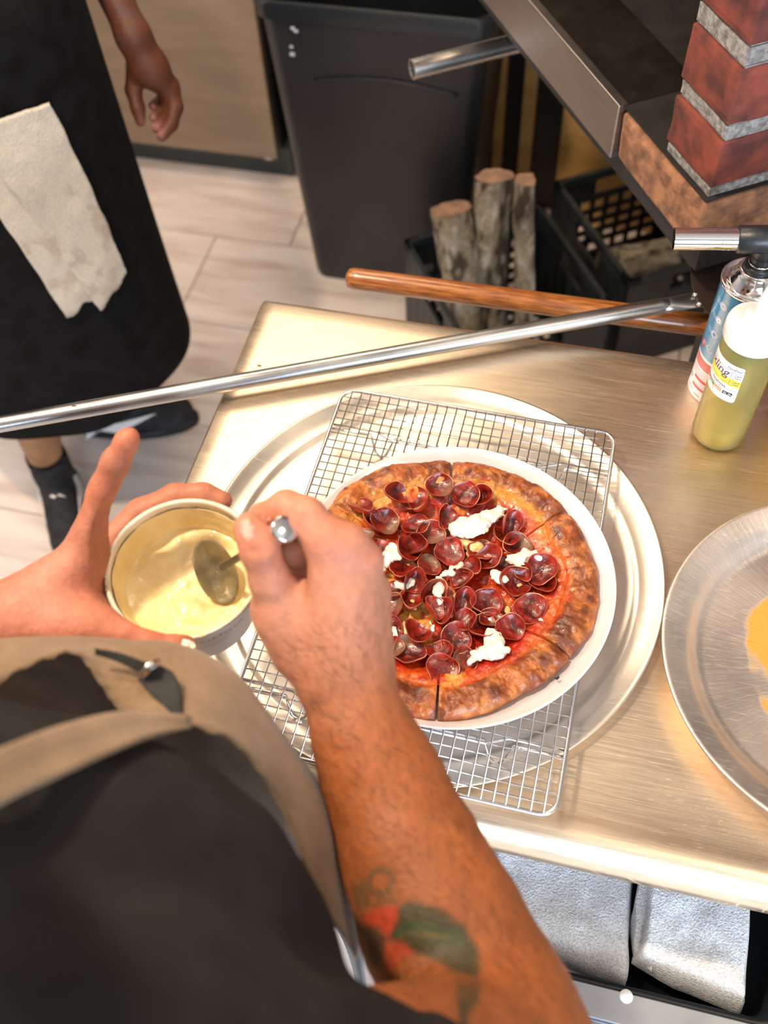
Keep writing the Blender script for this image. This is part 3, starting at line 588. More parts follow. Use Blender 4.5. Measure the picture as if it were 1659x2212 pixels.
BL = [([(985, 1142), (1005, 1135), (1035, 1128), (1060, 1112), (1082, 1104)], [17, 20, 21, 14, 12], 0), ([(1000, 1148), (1040, 1140)], [15, 14], 0), ([(845, 1180), (850, 1195), (838, 1207), (826, 1222)], [13, 16, 14, 9], 0),
      ([(1103, 1203), (1120, 1208), (1140, 1198), (1160, 1200)], [10, 13, 15, 12], 0), ([(992, 1218), (975, 1230), (955, 1238)], [7, 9, 8], 0), ([(948, 1252), (943, 1275), (951, 1296)], [10, 9, 6], 0), ([(858, 1262), (872, 1265), (888, 1256), (900, 1243)], [6, 7, 5, 5], 0),
      ([(1070, 1236), (1080, 1246), (1086, 1256)], [8, 11, 9], 0), ([(1062, 1368), (1070, 1385), (1078, 1404), (1095, 1402)], [13, 17, 17, 9], 0), ([(1065, 1412), (1045, 1410), (1030, 1417), (1020, 1428)], [15, 10, 9, 9], 0), ([(857, 1342), (872, 1345), (890, 1352)], [8, 12, 9], 1), ([(853, 1358), (856, 1366)], [6, 5], 0),
      ([(921, 1324), (929, 1342), (932, 1360)], [4, 5, 5], 0), ([(1168, 1338), (1176, 1342)], [6, 6], 0), ([(1117, 1249), (1124, 1254)], [8, 8], 1), ([(1130, 1281), (1142, 1276)], [6, 5], 1), ([(990, 1277), (994, 1274)], [9, 8], 1), ([(1000, 1160), (1030, 1172), (1020, 1185)], [15, 14, 10], 1), ([(890, 1205), (905, 1225), (880, 1232)], [9, 8, 7], 1), ([(880, 1290), (895, 1300)], [9, 9], 1), ([(960, 1350), (962, 1362)], [6, 5], 1), ([(1095, 1305), (1100, 1312)], [6, 5], 1)]
for pts, rs, yl in BL:
    P3 = [at_height(a, b, .956) for a, b in pts]; lift = .0105 if not yl else .003
    P3 = [np.array([p[0], p[1], pz_z(p[0], p[1]) + lift + .25 * r / 2150]) for p, r in zip(P3, rs)]; R3 = [r / 2150 * .98 for r in rs]
    lo = np.min(P3, 0) - .014; hi = np.max(P3, 0) + .014; s = SDF(lo, hi, .0008)
    for i in range(len(P3) - 1): s.cap(P3[i], P3[i + 1], R3[i], R3[i + 1], .004, sq=((0, 0, 1), .55))
    s.noise(.0022, 170, len(pts), 3)
    sdf_obj('melted_cheese' if yl else 'white_cheese', s, CHY if yl else CHM, pz)
tag(MB().tube([at_height(1199, 1464, .952), at_height(1203, 1467, .9525), at_height(1207, 1462, .952)], .0010, 6).build('herb_scrap', M['black']), 'tiny dark burnt scrap on the plate rim below the pizza', 'crumb')
# ------------------------------------------------------------------ brick oven corner (built at 56 degrees to the table)
OU = np.array([-.555, .832, 0]); OV = np.array([.832, .555, 0]); OC = np.array([.158, .389, 0]); OM = np.stack([OU, OV, np.array([0, 0, 1.0])], 1)
def O(u, v, z): return OC + OU * u + OV * v + np.array([0, 0, z])
def obox(u0, u1, v0, v1, z0, z1, mb=None):
    return (mb or MB()).box(O((u0 + u1) / 2, (v0 + v1) / 2, (z0 + z1) / 2), (u1 - u0, v1 - v0, z1 - z0), OM)
BR = [pm('red_brick_%d' % i, c1, c2, 35, .85, bump=.0009, bscale=160, detail=6) for i, (c1, c2) in enumerate([((.075, .018, .014), (.22, .045, .024)), ((.065, .016, .014), (.19, .038, .024)), ((.10, .022, .014), (.26, .062, .028))])]
MOR = pm('rough_mortar', (.13, .115, .105), (.30, .28, .265), 150, .95, bump=.0018, bscale=260)
SLAB = pm('firebrick', (.13, .060, .034), (.34, .155, .075), 60, .9, bump=.0014, bscale=190, detail=6)
ov = thing('brick_oven', 'brick pizza oven corner with steel band and fired clay ledge', 'oven', (O(.4, .35, 0)))
def rough_box(name, u0, u1, v0, v1, z0, z1, mat, amp, seed, parent, bev=.003, n=(8, 8, 4)):
    """box with its own uneven faces and worn edges"""
    import bmesh
    bm = bmesh.new(); bmesh.ops.create_cube(bm, size=1); bmesh.ops.subdivide_edges(bm, edges=bm.edges[:], cuts=5, use_grid_fill=True)
    V = np.array([v.co[:] for v in bm.verts]); F = [tuple(v.index for v in f.verts) for f in bm.faces]; bm.free()
    d = np.array([u1 - u0, v1 - v0, z1 - z0]); ed = (np.abs(V) > .499).sum(1)
    L = V * d; L -= np.sign(V) * (ed >= 2)[:, None] * bev * .5 * (np.abs(V) > .499)
    Wp = np.array([O(u0 + d[0] / 2, v0 + d[1] / 2, z0 + d[2] / 2)]) + L @ OM.T
    Wp += amp * np.stack([fbm(Wp, 40, seed, 3), fbm(Wp, 40, seed + 5, 3), fbm(Wp, 40, seed + 9, 3)], -1)
    mb = MB(); mb.add(Wp, F); return mb.build(name, mat, parent, smooth=False, bevel=bev * .6, bseg=2)
rough_box('clay_ledge', 0, .188, 0, .62, 1.0, 1.07, SLAB, .0022, 3, ov, .007)
MB_ = obox(.189, 0.78, -.001, .012, 1.0, 1.071); MB_.build('steel_band', M['band'], ov, bevel=.0015)
obox(.189, .78, .012, .11, 1.058, 1.066).build('inner_lip', M['soot2'], ov, bevel=.001)
obox(.19, .78, .11, .9, 1.03, 1.060).build('oven_floor', M['soot'], ov)
obox(.004, .186, .004, .4, 1.0702, 1.0716).build('soot_patch', M['soot'], ov)
obox(.0, .78, .88, .94, 1.0, 2.0).build('back_lining', M['soot'], ov)
obox(.74, .78, .012, .88, 1.07, 2.0).build('side_lining', M['soot'], ov)
obox(.10, .74, .012, .88, 1.66, 1.72).build('crown_lining', M['soot'], ov)
obox(.01, .78, .02, .9, .965, .999).build('support_slab', M['black'], ov)
obox(.0, .02, .06, .62, .0, .907).build('stand_side', M['black'], ov)
obox(-.02, .16, .06, .62, .908, .922).build('stand_shelf', M['black'], ov, bevel=.002)
for uu, vv in ((.05, .55), (.72, .85)): obox(uu, uu + .04, vv, vv + .04, 0, .965).build('stand_leg', M['black'], ov)
zc = 1.070; mz = [(.012, .059), (.015, .063), (.020, .060)] + [(.012, .060)] * 9
pu = .006; cnt = 0
for ci, (mt, bh) in enumerate(mz):
    
    o = rough_box('mortar_bed', pu + .0035, pu + .0915, pu + .0035, .615, zc, zc + mt, MOR, .0007, 20 + ci, ov, .0008)
    zc += mt; v0 = pu; ln = .2 if ci % 2 == 0 else .095
    while v0 < .60:
        v1 = min(v0 + ln, .62); rough_box('brick', pu, pu + .095, v0, v1, zc + .0003, zc + bh - .0003, BR[cnt % 3], .0012, 60 + cnt, ov, .0035); cnt += 1; v0 = v1 + .011; ln = .2
    obox(pu + .004, pu + .09, pu + .006, .60, zc, zc + bh).build('mortar_joint', MOR, ov)
    zc += bh
obox(.09, .78, .0, .06, 1.62, 2.0).build('hood', M['black'], ov, bevel=.003)
obox(0, .78, .0, .94, 1.995, 2.03).build('top_plate', M['black'], ov)
# steel tube sticking out under the band
pp = at_height(890, 150, .9); pd = OV * 1.0
tg = thing('steel_tube', 'hollow steel tube end sticking out below the oven band', 'tube', (pp[0], pp[1], .9))
R1, R2 = .0148, .0128; tb_ = MB(); a = pp; b = pp + pd * .55; up = np.array([0, 0, 1.]); sd = np.cross(pd, up)
for (ra, pa, pb, flip) in ((R1, a, b, 0), (R2, a, b, 1)):
    P = np.array([[c + ra * (math.cos(t) * sd + math.sin(t) * up) for c in (pa, pb)] for t in np.linspace(0, 2 * PI, 25)[:-1]]); tb_.grid(P, flip=bool(flip), closed_u=True)
P = np.array([[a + ra * (math.cos(t) * sd + math.sin(t) * up) for ra in (R2, R1)] for t in np.linspace(0, 2 * PI, 25)[:-1]]); tb_.grid(P, closed_u=True)
tb_.build('tube', M['steel'], tg, smooth=True)
MB().tube([a + pd * .0012, a + pd * .003], .0127, 24).build('mouth_shade', M['black'], tg)  # black disc put in as the dark inside of the open tube
MB().tube([b, b + pd * .03], .02, 16).build('flange', M['black'], tg)
obox(.64, .70, .40, .44, .87, .965).build('tube_bracket', M['black'], ov)
# ------------------------------------------------------------------ rubbish bin
bn = thing('rubbish_bin', 'tall black plastic rubbish bin between the cabinet and the logs', 'bin', (-.44, 1.45, 0))
rings = []; SEQ = [(.38, .28, .0, -.445, 1.45), (.385, .285, .012, -.445, 1.45), (.46, .335, .70, -.44, 1.435), (.478, .352, .705, -.44, 1.435), (.48, .355, .735, -.44, 1.435), (.47, .345, .742, -.44, 1.435), (.45, .325, .738, -.44, 1.435), (.45, .325, .69, -.44, 1.435), (.37, .27, .03, -.445, 1.45)]
for (a, b, z, x, y) in SEQ: rings.append([(p[0], p[1], z) for p in rrect(x, y, a, b, .035, 6)])
mb = MB(); loft(mb, rings, True, True); mb.build('shell', M['blackplastic'], bn, smooth=True, bevel=0)
bo = bn.children[0]; m_ = bo.modifiers.new('e', 'EDGE_SPLIT'); m_.split_angle = math.radians(40)
arc = [(-.44 + .30 * (t - .5) + .02, 0, .575 + .018 * math.sin(PI * t)) for t in np.linspace(0, 1, 20)]
arc = [(x, 1.31 - .0525 * (z / .7) + .0055, z) for x, _, z in arc]
MB().tube(arc, .0025, 8).build('moulded_rib', M['blackplastic'], bn, smooth=True)
BW = pm('bin_fleck', (.55, .58, .66), rough=.5)  # small pale flecks on the bin front
for (px, py, w_) in ((633, 60, .008), (640, 66, .008), (630, 100, .007), (632, 116, .010)):
    c = at_height(px, py, .66); y = 1.31 - .0525 * (c[2] / .7) 
    v = RM @ np.array([(px - IMW / 2) / F_PX, -(py - IMH / 2) / F_PX, -1.0]); z = .62
    for _ in range(6): yy = 1.308 - .0525 * z / .7; t = (yy - CAM[1]) / v[1]; z = (CAM + v * t)[2]
    c = CAM + v * t; MB().box((c[0], c[1] - .002, c[2]), (w_, .001, w_ * .8)).build('pale_fleck', BW, bn, bevel=.0003)
# ------------------------------------------------------------------ milk crates
def crate(c0, lab, hgt=.28, Lu=.36, Lv=.33, z0=0.0):
    c = thing('milk_crate', lab, 'crate', (c0[0], c0[1], z0)); du = -OU; dv = OV; c0 = np.array([c0[0], c0[1], 0])
    def W(u, v, z): return c0 + du * u + dv * v + np.array([0, 0, z0 + z])
    X = np.stack([du, dv, np.array([0, 0, 1.0])], 1)
    def bx(mb, u0, u1, v0, v1, a, b): mb.box(W((u0 + u1) / 2, (v0 + v1) / 2, (a + b) / 2), (u1 - u0, v1 - v0, b - a), X)
    for side in range(4):
        mb = MB(); L = Lu if side < 2 else Lv
        def q(s0, s1, a, b, th=.008, off=0):
            if side == 0: bx(mb, s0, s1, off, th + off, a, b)
            elif side == 1: bx(mb, s0, s1, Lv - th - off, Lv - off, a, b)
            elif side == 2: bx(mb, off, th + off, s0, s1, a, b)
            else: bx(mb, Lu - th - off, Lu - off, s0, s1, a, b)
        q(0, L, hgt - .022, hgt, .012); q(0, L, 0, .035); q(0, .035, 0, hgt); q(L - .035, L, 0, hgt)
        q(.035, L / 2 - .055, hgt - .07, hgt - .022); q(L / 2 + .055, L - .035, hgt - .07, hgt - .022)
        q(.035, L - .035, hgt - .085, hgt - .068)
        if side != 2:
            q(.03, L - .03, .03, hgt - .08, .005, .001)
            for i in range(1, 7): s = .035 + (L - .07) * i / 7; q(s - .003, s + .003, .035, hgt - .08, .009)
        else:
            n = 7
            for i in range(1, n): s = .035 + (L - .07) * i / n; q(s - .006, s + .006, .035, hgt - .08)
            for i in range(1, 5): a = .035 + (hgt - .12) * i / 5; q(.035, L - .035, a - .007, a + .007)
        mb.build('side_wall', M['crate'], c, bevel=.0012, bseg=1)
    mb = MB(); 
    for i in range(12): s = Lv * (i + .5) / 12; bx(mb, .01, Lu - .01, s - .006, s + .006, .0, .008)
    for i in range(12): s = Lu * (i + .5) / 12; bx(mb, s - .006, s + .006, .01, Lv - .01, .001, .007)
    mb.build('base', M['crate'], c); return c
CA0 = np.array([-.365, 1.17]); CB0 = np.array([-.07, 1.43])
crate(CA0, 'black plastic milk crate holding the three upright logs')
crate(CB0, 'black plastic milk crate in front of the amber panel, under the oven')
# ------------------------------------------------------------------ logs
BARK = vc_mat('bark', .9, .003, 55, fine=.3, fscale=120); CUTM = pm('cut_wood', (.20, .12, .085), (.36, .21, .14), 40, .8, stretch=(1, 1, 1), bump=.0006)
def log(base, top, r, lab, seed, r2=None, grp=None, flat=None):
    base = np.array(base, float); top = np.array(top, float); ax = top - base; L = np.linalg.norm(ax); ax /= L
    t = thing('firewood_log', lab, 'log', base, grp)
    u = np.cross(ax, [0, 1, 0]); u /= np.linalg.norm(u); v = np.cross(ax, u); na, nl = 48, 60; P = np.zeros((na, nl, 3))
    for j in range(nl):
        s = j / (nl - 1); c = base + ax * L * s + u * .006 * math.sin(s * 5 + seed) + v * .005 * math.sin(s * 4 + 2 * seed)
        for i in range(na):
            a = 2 * PI * i / na; rr = (r2 or r) * (1 - s) + r * s
            d = math.cos(a) * u + math.sin(a) * v
            if flat is not None:
                kx = float(d @ flat); 
                if kx > .25: rr = rr * .25 / kx
            P[i, j] = c + d * rr
    N = P - (base + ax * L * np.linspace(0, 1, nl)[None, :, None]); nn = N / (np.linalg.norm(N, axis=-1, keepdims=True) + 1e-9); Q = P.copy(); loc = np.stack([np.einsum('ijk,k->ij', N, u) * 1, np.einsum('ijk,k->ij', N, v), (P - base) @ ax * .35], -1)
    dsp = fbm(loc, 60, seed, 4) * .0035; P = P + nn * dsp[..., None]
    mb = MB(); mb.grid(P, closed_u=True); o = mb.build('bark', BARK, t, smooth=True)
    n = fbm(loc, 45, seed + 4, 4).reshape(-1)[:, None]; n2 = fbm(loc, 110, seed + 8, 3).reshape(-1)[:, None]
    C = np.array([.21, .175, .125]) * (1 + .4 * n); k = sstep(.25, .6, n2); C = C * (1 - k) + np.array([.36, .33, .29]) * k; k = sstep(-.25, -.6, n + n2); C = C * (1 - k) + np.array([.05, .035, .025]) * k
    set_col(o.data, C)
    for nm, j, c in (('cut_end', nl - 1, top), ('cut_end', 0, base)):
        R = P[:, j]; cc = R.mean(0); mb = MB(); rings = [cc + (R - cc) * f + ax * (.0008 * math.sin(f * 20)) * (1 if j else -1) for f in (.985, .9, .75, .6, .45, .3, .15)]
        mb.v.append(np.concatenate(rings + [cc[None]])); n_ = na; k = len(rings)
        for a in range(k - 1):
            for i in range(n_): mb.f.append((a * n_ + i, a * n_ + (i + 1) % n_, (a + 1) * n_ + (i + 1) % n_, (a + 1) * n_ + i))
        for i in range(n_): mb.f.append(((k - 1) * n_ + i, (k - 1) * n_ + (i + 1) % n_, k * n_))
        mb.n = k * n_ + 1; mb.build('cut_end', CUTM, t, smooth=True)
    return t
tA = at_height(972, 452, .44); tB = at_height(1065, 378, .50); tC = at_height(1152, 388, .50)
log((tA[0] + .098, tA[1] - .130, .010), tA, .043, 'shortest pale barked log standing at the left of the black crate', 1)
log((tB[0] + .045, tB[1] - .13, .010), tB, .037, 'tall round log standing in the middle of the three upright logs', 5)
log((tC[0] + .040, tC[1] - .13, .010), tC, .032, 'tall split log with one flat side, right of the three upright logs', 9, flat=np.array([.98, .2, 0]))
lb = np.array([CB0[0], CB0[1], 0]) - OU * .10 + OV * .10
log(lb + np.array([-.0, -.02, .07]), lb + np.array([.17, .05, .085]), .050, 'log lying down inside the empty looking crate under the oven', 13)
# ------------------------------------------------------------------ peels
WOODH = pm('varnished_handle', (.19, .050, .010), (.42, .150, .032), 12, .28, stretch=(3, 30, 30), coat=.5, detail=6)
wp = thing('wooden_peel', 'round orange varnished wooden peel handle behind the table edge', 'peel', (.1, .40, .885))
hz = .884; pA = at_height(752, 600, hz); pB = at_height(1500, 699, hz)
d_ = (pB - pA) / np.linalg.norm(pB - pA); pts = [pA - d_ * .002] + [pA + d_ * s for s in (.001, .006)] + list(np.linspace(pA + d_ * .012, pA + d_ * .72, 12)); MB().tube(pts, [.006, .0115, .0135] + [.0138] * 12, 24).build('handle', WOODH, wp, smooth=True)
for pB2 in [pA + d_ * .72]: MB().prism([(pB2[0], pB2[1] - .015), (pB2[0] + .12, pB2[1] - .045), (pB2[0] + .42, pB2[1] - .030), (pB2[0] + .42, pB2[1] + .19), (pB2[0] + .12, pB2[1] + .17), (pB2[0], pB2[1] + .015)], hz - .008, hz + .004).build('blade', WOODH, wp, bevel=.002)
mp = thing('metal_peel', 'long aluminium peel pole lying diagonally across the steel table', 'peel', (-.06, .32, .91))
POLE = steel('pole_aluminium', (.50, .50, .50), .33, False, (1, 1, 1), .1, .0003)
q0 = at_height(-250, 961, .917); q1 = at_height(1425, 662, .922); dd = (q1 - q0) / np.linalg.norm(q1 - q0)
MB().tube([q0, q0 + dd * .003] + list(np.linspace(q0 + dd * .01, q1, 24)) + [q1 + dd * .01], [.006, .0082] + [.0094] * 24 + [.0085], 24).build('pole', POLE, mp, smooth=True)
rst = pm('rust', (.10, .045, .02), rough=.8)
for px, py in ((560, 790), (617, 793), (625, 792), (160, 877), (645, 788), (757, 770), (800, 762)):
    c = at_height(px, py, .9275); MB().box(c, (.005, .0022, .0008)).build('rust_spot', rst, mp, bevel=.0003)
sd = np.cross(dd, [0, 0, 1.0]); mb = MB(); rings = []
for s, wd, th in ((0, .009, .0088), (.015, .0100, .007), (.035, .0125, .003), (.075, .0135, .0022)):
    c = q1 + dd * s; rings.append([c + sd * wd * math.cos(a) + np.array([0, 0, th * math.sin(a)]) for a in np.linspace(0, 2 * PI, 17)[:-1]])
loft(mb, rings); mb.build('socket', POLE, mp, smooth=True)
bc = q1 + dd * .160; BLD = pm('heat_darkened_steel', (.10, .07, .055), (.17, .12, .09), 18, .42, metal=.8)
mb = MB(); 
mb.lathe([(.0001, .0), (.10, .0), (.115, .0), (.115, .0015), (.10, .0015), (.0001, .0015)], (bc[0], bc[1], q1[2] + .0030), 64, close=True); mb.build('blade', BLD, mp, smooth=False)
for px, py in ((1502, 634), (1511, 655)):
    c = at_height(px, py, q1[2] + .006); MB().lathe([(.0001, .0035), (.0018, .0030), (.0028, .0018), (.0032, 0)], (c[0], c[1], q1[2] + .0040), 14).build('rivet', M['chrome'], mp, smooth=True)
# ------------------------------------------------------------------ labels wrapped on cylinders
def wrap(mb_pts, c, r, a0, z0): 
    P = np.asarray(mb_pts, float); a = a0 + P[..., 0] / r; rr = r + (P[..., 2] if P.shape[-1] > 2 else 0)
    return np.stack([c[0] + rr * np.cos(a), c[1] + rr * np.sin(a), z0 + P[..., 1]], -1)
def decal(name, mat, parent, c, r, a0, z0, s0, s1, t0, t1, lift=.0002, rad=0, n=24):
    cols = np.linspace(s0, s1, n); P = []
    for s in cols:
        e = 0
        if rad:
            d = min(s - s0, s1 - s)
            if d < rad: e = rad - math.sqrt(max(0, rad * rad - (rad - d) ** 2))
        P.append([(s, t0 + e, lift), (s, t1 - e, lift)])
    return MB().grid(wrap(P, c, r, a0, z0)).build(name, mat, parent, smooth=True)
def text_mesh(body, size, extrude=0):
    cu = bpy.data.curves.new('t', 'FONT'); cu.body = body; cu.size = size; cu.resolution_u = 3; cu.extrude = extrude
    o = bpy.data.objects.new('t', cu); COL.objects.link(o); dg = bpy.context.evaluated_depsgraph_get(); dg.update(); me = bpy.data.meshes.new_from_object(o.evaluated_get(dg))
    V = np.array([v.co[:] for v in me.vertices]) if len(me.vertices) else np.zeros((1, 3)); F = [tuple(p.vertices) for p in me.polygons]
    bpy.data.objects.remove(o); bpy.data.meshes.remove(me); return V, F
def text_wrap(body, size, mat, parent, c, r, a0, z0, s, t, lift=.0004, shear=0, name='lettering', sx=1, bold=0):
    V, F = text_mesh(body, size); V = V.copy(); V[:, 0] = V[:, 0] * sx + shear * V[:, 1] + s; V[:, 1] += t; V[:, 2] = lift
    mb = MB(); mb.add(wrap(V, c, r, a0, z0), F); return mb.build(name, mat, parent)
ink = lambda n, c, r=.4: pm(n, c, rough=r)
INK = ink('black_ink', (.03, .03, .04)); WINK = ink('white_ink', (.72, .76, .88)); RINK = ink('red_ink', (.60, .035, .035)); BLUE = pm('blue_can_paint', (.020, .20, .42), (.03, .24, .48), 300, .25, coat=.4)
WL = pm('white_can_paint', (.74, .74, .84), rough=.28, coat=.4); YEL = ink('yellow_ink', (.83, .66, .10)); GRN = ink('green_ink', (.02, .25, .13)); ORG = ink('orange_ink', (.85, .27, .06)); PUR = ink('marker_ink', (.06, .035, .12)); BINK = ink('blue_ink', (.05, .13, .55))
CC = np.array([.2145, .2960]); CR = .0312
bt = thing('blow_torch', 'kitchen blow torch on a blue and white gas can behind the oil bottle', 'torch', (CC[0], CC[1], T))
zs = 1.063
MB().lathe([(.0001, .003), (.026, .002), (.0285, .0), (CR + .0006, .0005), (CR + .0006, .004), (CR, .005), (CR, .062)], (CC[0], CC[1], T), 64).build('can_lower', WL, bt, smooth=True)
MB().lathe([(CR, .062), (CR, zs - T - .004)], (CC[0], CC[1], T), 64).build('can_upper', BLUE, bt, smooth=True)
MB().lathe([(CR + .0002, -.0045), (CR + .0014, -.0035), (CR + .0016, -.001), (CR + .0006, .0006), (CR - .0015, -.0005), (CR - .0032, -.0030), (CR - .0046, -.0030), (CR - .0060, .000), (CR - .008, .004), (CR - .0115, .0095), (CR - .0135, .0115), (CR - .0140, .0130), (CR - .0130, .0142), (CR - .0140, .0156), (CR - .016, .0150), (CR - .018, .012), (.0001, .012)], (CC[0], CC[1], zs), 72).build('can_dome', M['chrome'], bt, smooth=True)
MB().lathe([(.0155, .011), (.0150, .0195), (.0140, .021), (.0105, .021), (.0102, .030), (.0001, .030)], (CC[0], CC[1], zs), 48).build('collar', M['blackplastic'], bt, smooth=False, bevel=.0004)
MB().lathe([(.0112, .0212), (.0120, .0222), (.0112, .0236)], (CC[0], CC[1], zs), 40).build('chrome_ring', M['chrome'], bt, smooth=True)
nz = np.array([CC[0], CC[1], zs + .050]); nd = np.array([-.985, -.12, -.05]); nd /= np.linalg.norm(nd)
MB().tube([nz + np.array([0, 0, -.034]), nz + np.array([0, 0, -.012]), nz + np.array([.001, 0, 0])], [.0098, .0105, .0125], 28).build('neck', M['blackplastic'], bt, smooth=True)
MB().tube([nz - nd * .020, nz - nd * .012, nz, nz + nd * .028, nz + nd * .029], [.009, .0128, .0135, .0133, .0120], 32).build('barrel', M['blackplastic'], bt, smooth=True)
MB().tube([nz - nd * .004 + np.array([0, 0, .0]), nz - nd * .03 + np.array([0, 0, .02]), nz - nd * .055 + np.array([0, .005, .035])], [.012, .0115, .0095], 20).build('grip', M['blackplastic'], bt, smooth=True)
a = nz + nd * .024; b = nz + nd * .088; up = np.array([0, 0, 1.0]); s1_ = np.cross(nd, up); s1_ /= np.linalg.norm(s1_); u1_ = np.cross(s1_, nd); mb = MB()
ang = np.linspace(0, 2 * PI, 41)[:-1]
for (ra, fl_) in ((.0107, 0), (.0101, 1)): mb.grid(np.array([[c + ra * (math.cos(t) * s1_ + math.sin(t) * u1_) for c in (a, b)] for t in ang]), flip=bool(fl_), closed_u=True)
mb.grid(np.array([[b + ra * (math.cos(t) * s1_ + math.sin(t) * u1_) for ra in (.0107, .0101)] for t in ang]), flip=True, closed_u=True); mb.build('flame_tube', M['chrome'], bt, smooth=True)
MB().tube([a + nd * .022, a + nd * .025], .0100, 30).build('inner_jet', BLD, bt, smooth=False)
MB().lathe([(.0001, 0), (.0018, 0)], (0, 0, 0), 12).build('air_hole', INK, bt).matrix_local = Matrix.Translation(Vector(a + nd * .010 + (-s1_ * .5 * 1 + u1_ * .86) * .0108) - Vector(org(bt))) @ Vector((0, 0, 1)).rotation_difference(Vector(-s1_ * .5 + u1_ * .86)).to_matrix().to_4x4()
c_ = a + nd * .018 + (-s1_ * .93 + u1_ * .30) * .0107; MB().tube([c_, c_ + (-s1_ * .93 + u1_ * .3) * .0012], .0014, 10).build('screw', M['chrome'], bt, smooth=True)
def ang_(d): return math.radians(d)
A0 = ang_(-190); rr = CR
S = lambda deg: rr * math.radians(deg + 190)
for k, (dg_, z_) in enumerate(((-140, 1.040), (-140, 1.020), (-140, 1.000), (-140, .978))):
    cx_ = S(dg_); P = []
    for (r0, r1, mt) in ((.0042, .0049, WINK), (.0, .0036, WINK if k != 3 else BLUE)):
        q = [[(cx_ + rj * math.cos(t), rj * math.sin(t), .00025) for rj in (r0, r1)] for t in np.linspace(0, 2 * PI, 29)]; MB().grid(wrap(q, CC, rr, A0, z_)).build('icon_ring', mt, bt, smooth=True)
    if k == 0: q = [[(cx_ + (.0018 + w_) * math.cos(t) * (1 if i < 14 else 1), (.0012 + w_ * .7) * math.sin(t), .0004) for w_ in (-.0004, .0004)] for i, t in enumerate(np.linspace(0, 2 * PI, 25))]; MB().grid(wrap(q, CC, rr, A0, z_)).build('icon', BINK, bt)
    elif k == 2:
        for j in range(3):
            t = j * PI / 3 + PI / 2; e = np.array([math.cos(t), math.sin(t)]) * .0026; n_ = np.array([-e[1], e[0]]) * .28
            q = [[(cx_ - e[0] - n_[0], -e[1] - n_[1], .0004), (cx_ - e[0] + n_[0], -e[1] + n_[1], .0004)], [(cx_ + e[0] - n_[0], e[1] - n_[1], .0004), (cx_ + e[0] + n_[0], e[1] + n_[1], .0004)]]; MB().grid(wrap(q, CC, rr, A0, z_)).build('icon', BINK, bt)
    elif k == 1: q = [[(cx_ + rj * math.cos(t), rj * math.sin(t), .0004) for rj in (.0001, .0007)] for t in np.linspace(0, 2 * PI, 17)]; MB().grid(wrap(q, CC, rr, A0, z_)).build('icon', INK, bt)
    else: text_wrap('UL', .0036, WINK, bt, CC, rr, A0, z_, cx_ - .0022, -.0013)
    for j in range(3): decal('small_print', WINK, bt, CC, rr, A0, z_, cx_ - .0135 + j * .001, cx_ - .0060 + j * .0028, .0028 - j * .0022, .0032 - j * .0022, .0003, n=6)
cx_ = S(-163); q = [[(cx_ - .0052, .0, .0003), (cx_, -.0066, .0003)], [(cx_, .0066, .0003), (cx_ + .0052, 0, .0003)]]; MB().grid(wrap(q, CC, rr, A0, .977)).build('red_diamond', RINK, bt); text_wrap('2', .0062, WINK, bt, CC, rr, A0, .977, cx_ - .0018, -.0022)
decal('red_panel', RINK, bt, CC, rr, A0, T, S(-176), S(-112), .046, .058, .0002)
for j in range(4): decal('small_print', WINK, bt, CC, rr, A0, T, S(-174), S(-114) - j * .002, .0482 + j * .0024, .0487 + j * .0024, .0004, n=10)
for j in range(5): decal('small_print', RINK, bt, CC, rr, A0, T, S(-172), S(-118), .0335 + j * .0022, .0338 + j * .0022, .0003, n=10)
decal('red_panel', RINK, bt, CC, rr, A0, T, S(-158), S(-120), .0275, .0315, .0002, .001); decal('red_panel', RINK, bt, CC, rr, A0, T, S(-158), S(-120), .0155, .0190, .0002, .001)
for j in range(4): decal('small_print', INK, bt, CC, rr, A0, T, S(-154), S(-122), .0208 + j * .0015, .0210 + j * .0015, .0003, n=8)
for j in range(3):
    t0 = j * 2 * PI / 3; cx_ = S(-172); q = [[(cx_ + rj * math.cos(t), rj * math.sin(t), .0003) for rj in (.0017, .0028)] for t in np.linspace(t0, t0 + 1.5, 9)]; MB().grid(wrap(q, CC, rr, A0, T + .022)).build('recycling_mark', INK, bt)
decal('small_print', INK, bt, CC, rr, A0, T, S(-178), S(-150), .0085, .0092, .0003, n=8); text_wrap('www.p', .0034, INK, bt, CC, rr, A0, T, S(-146), .006, .0003)
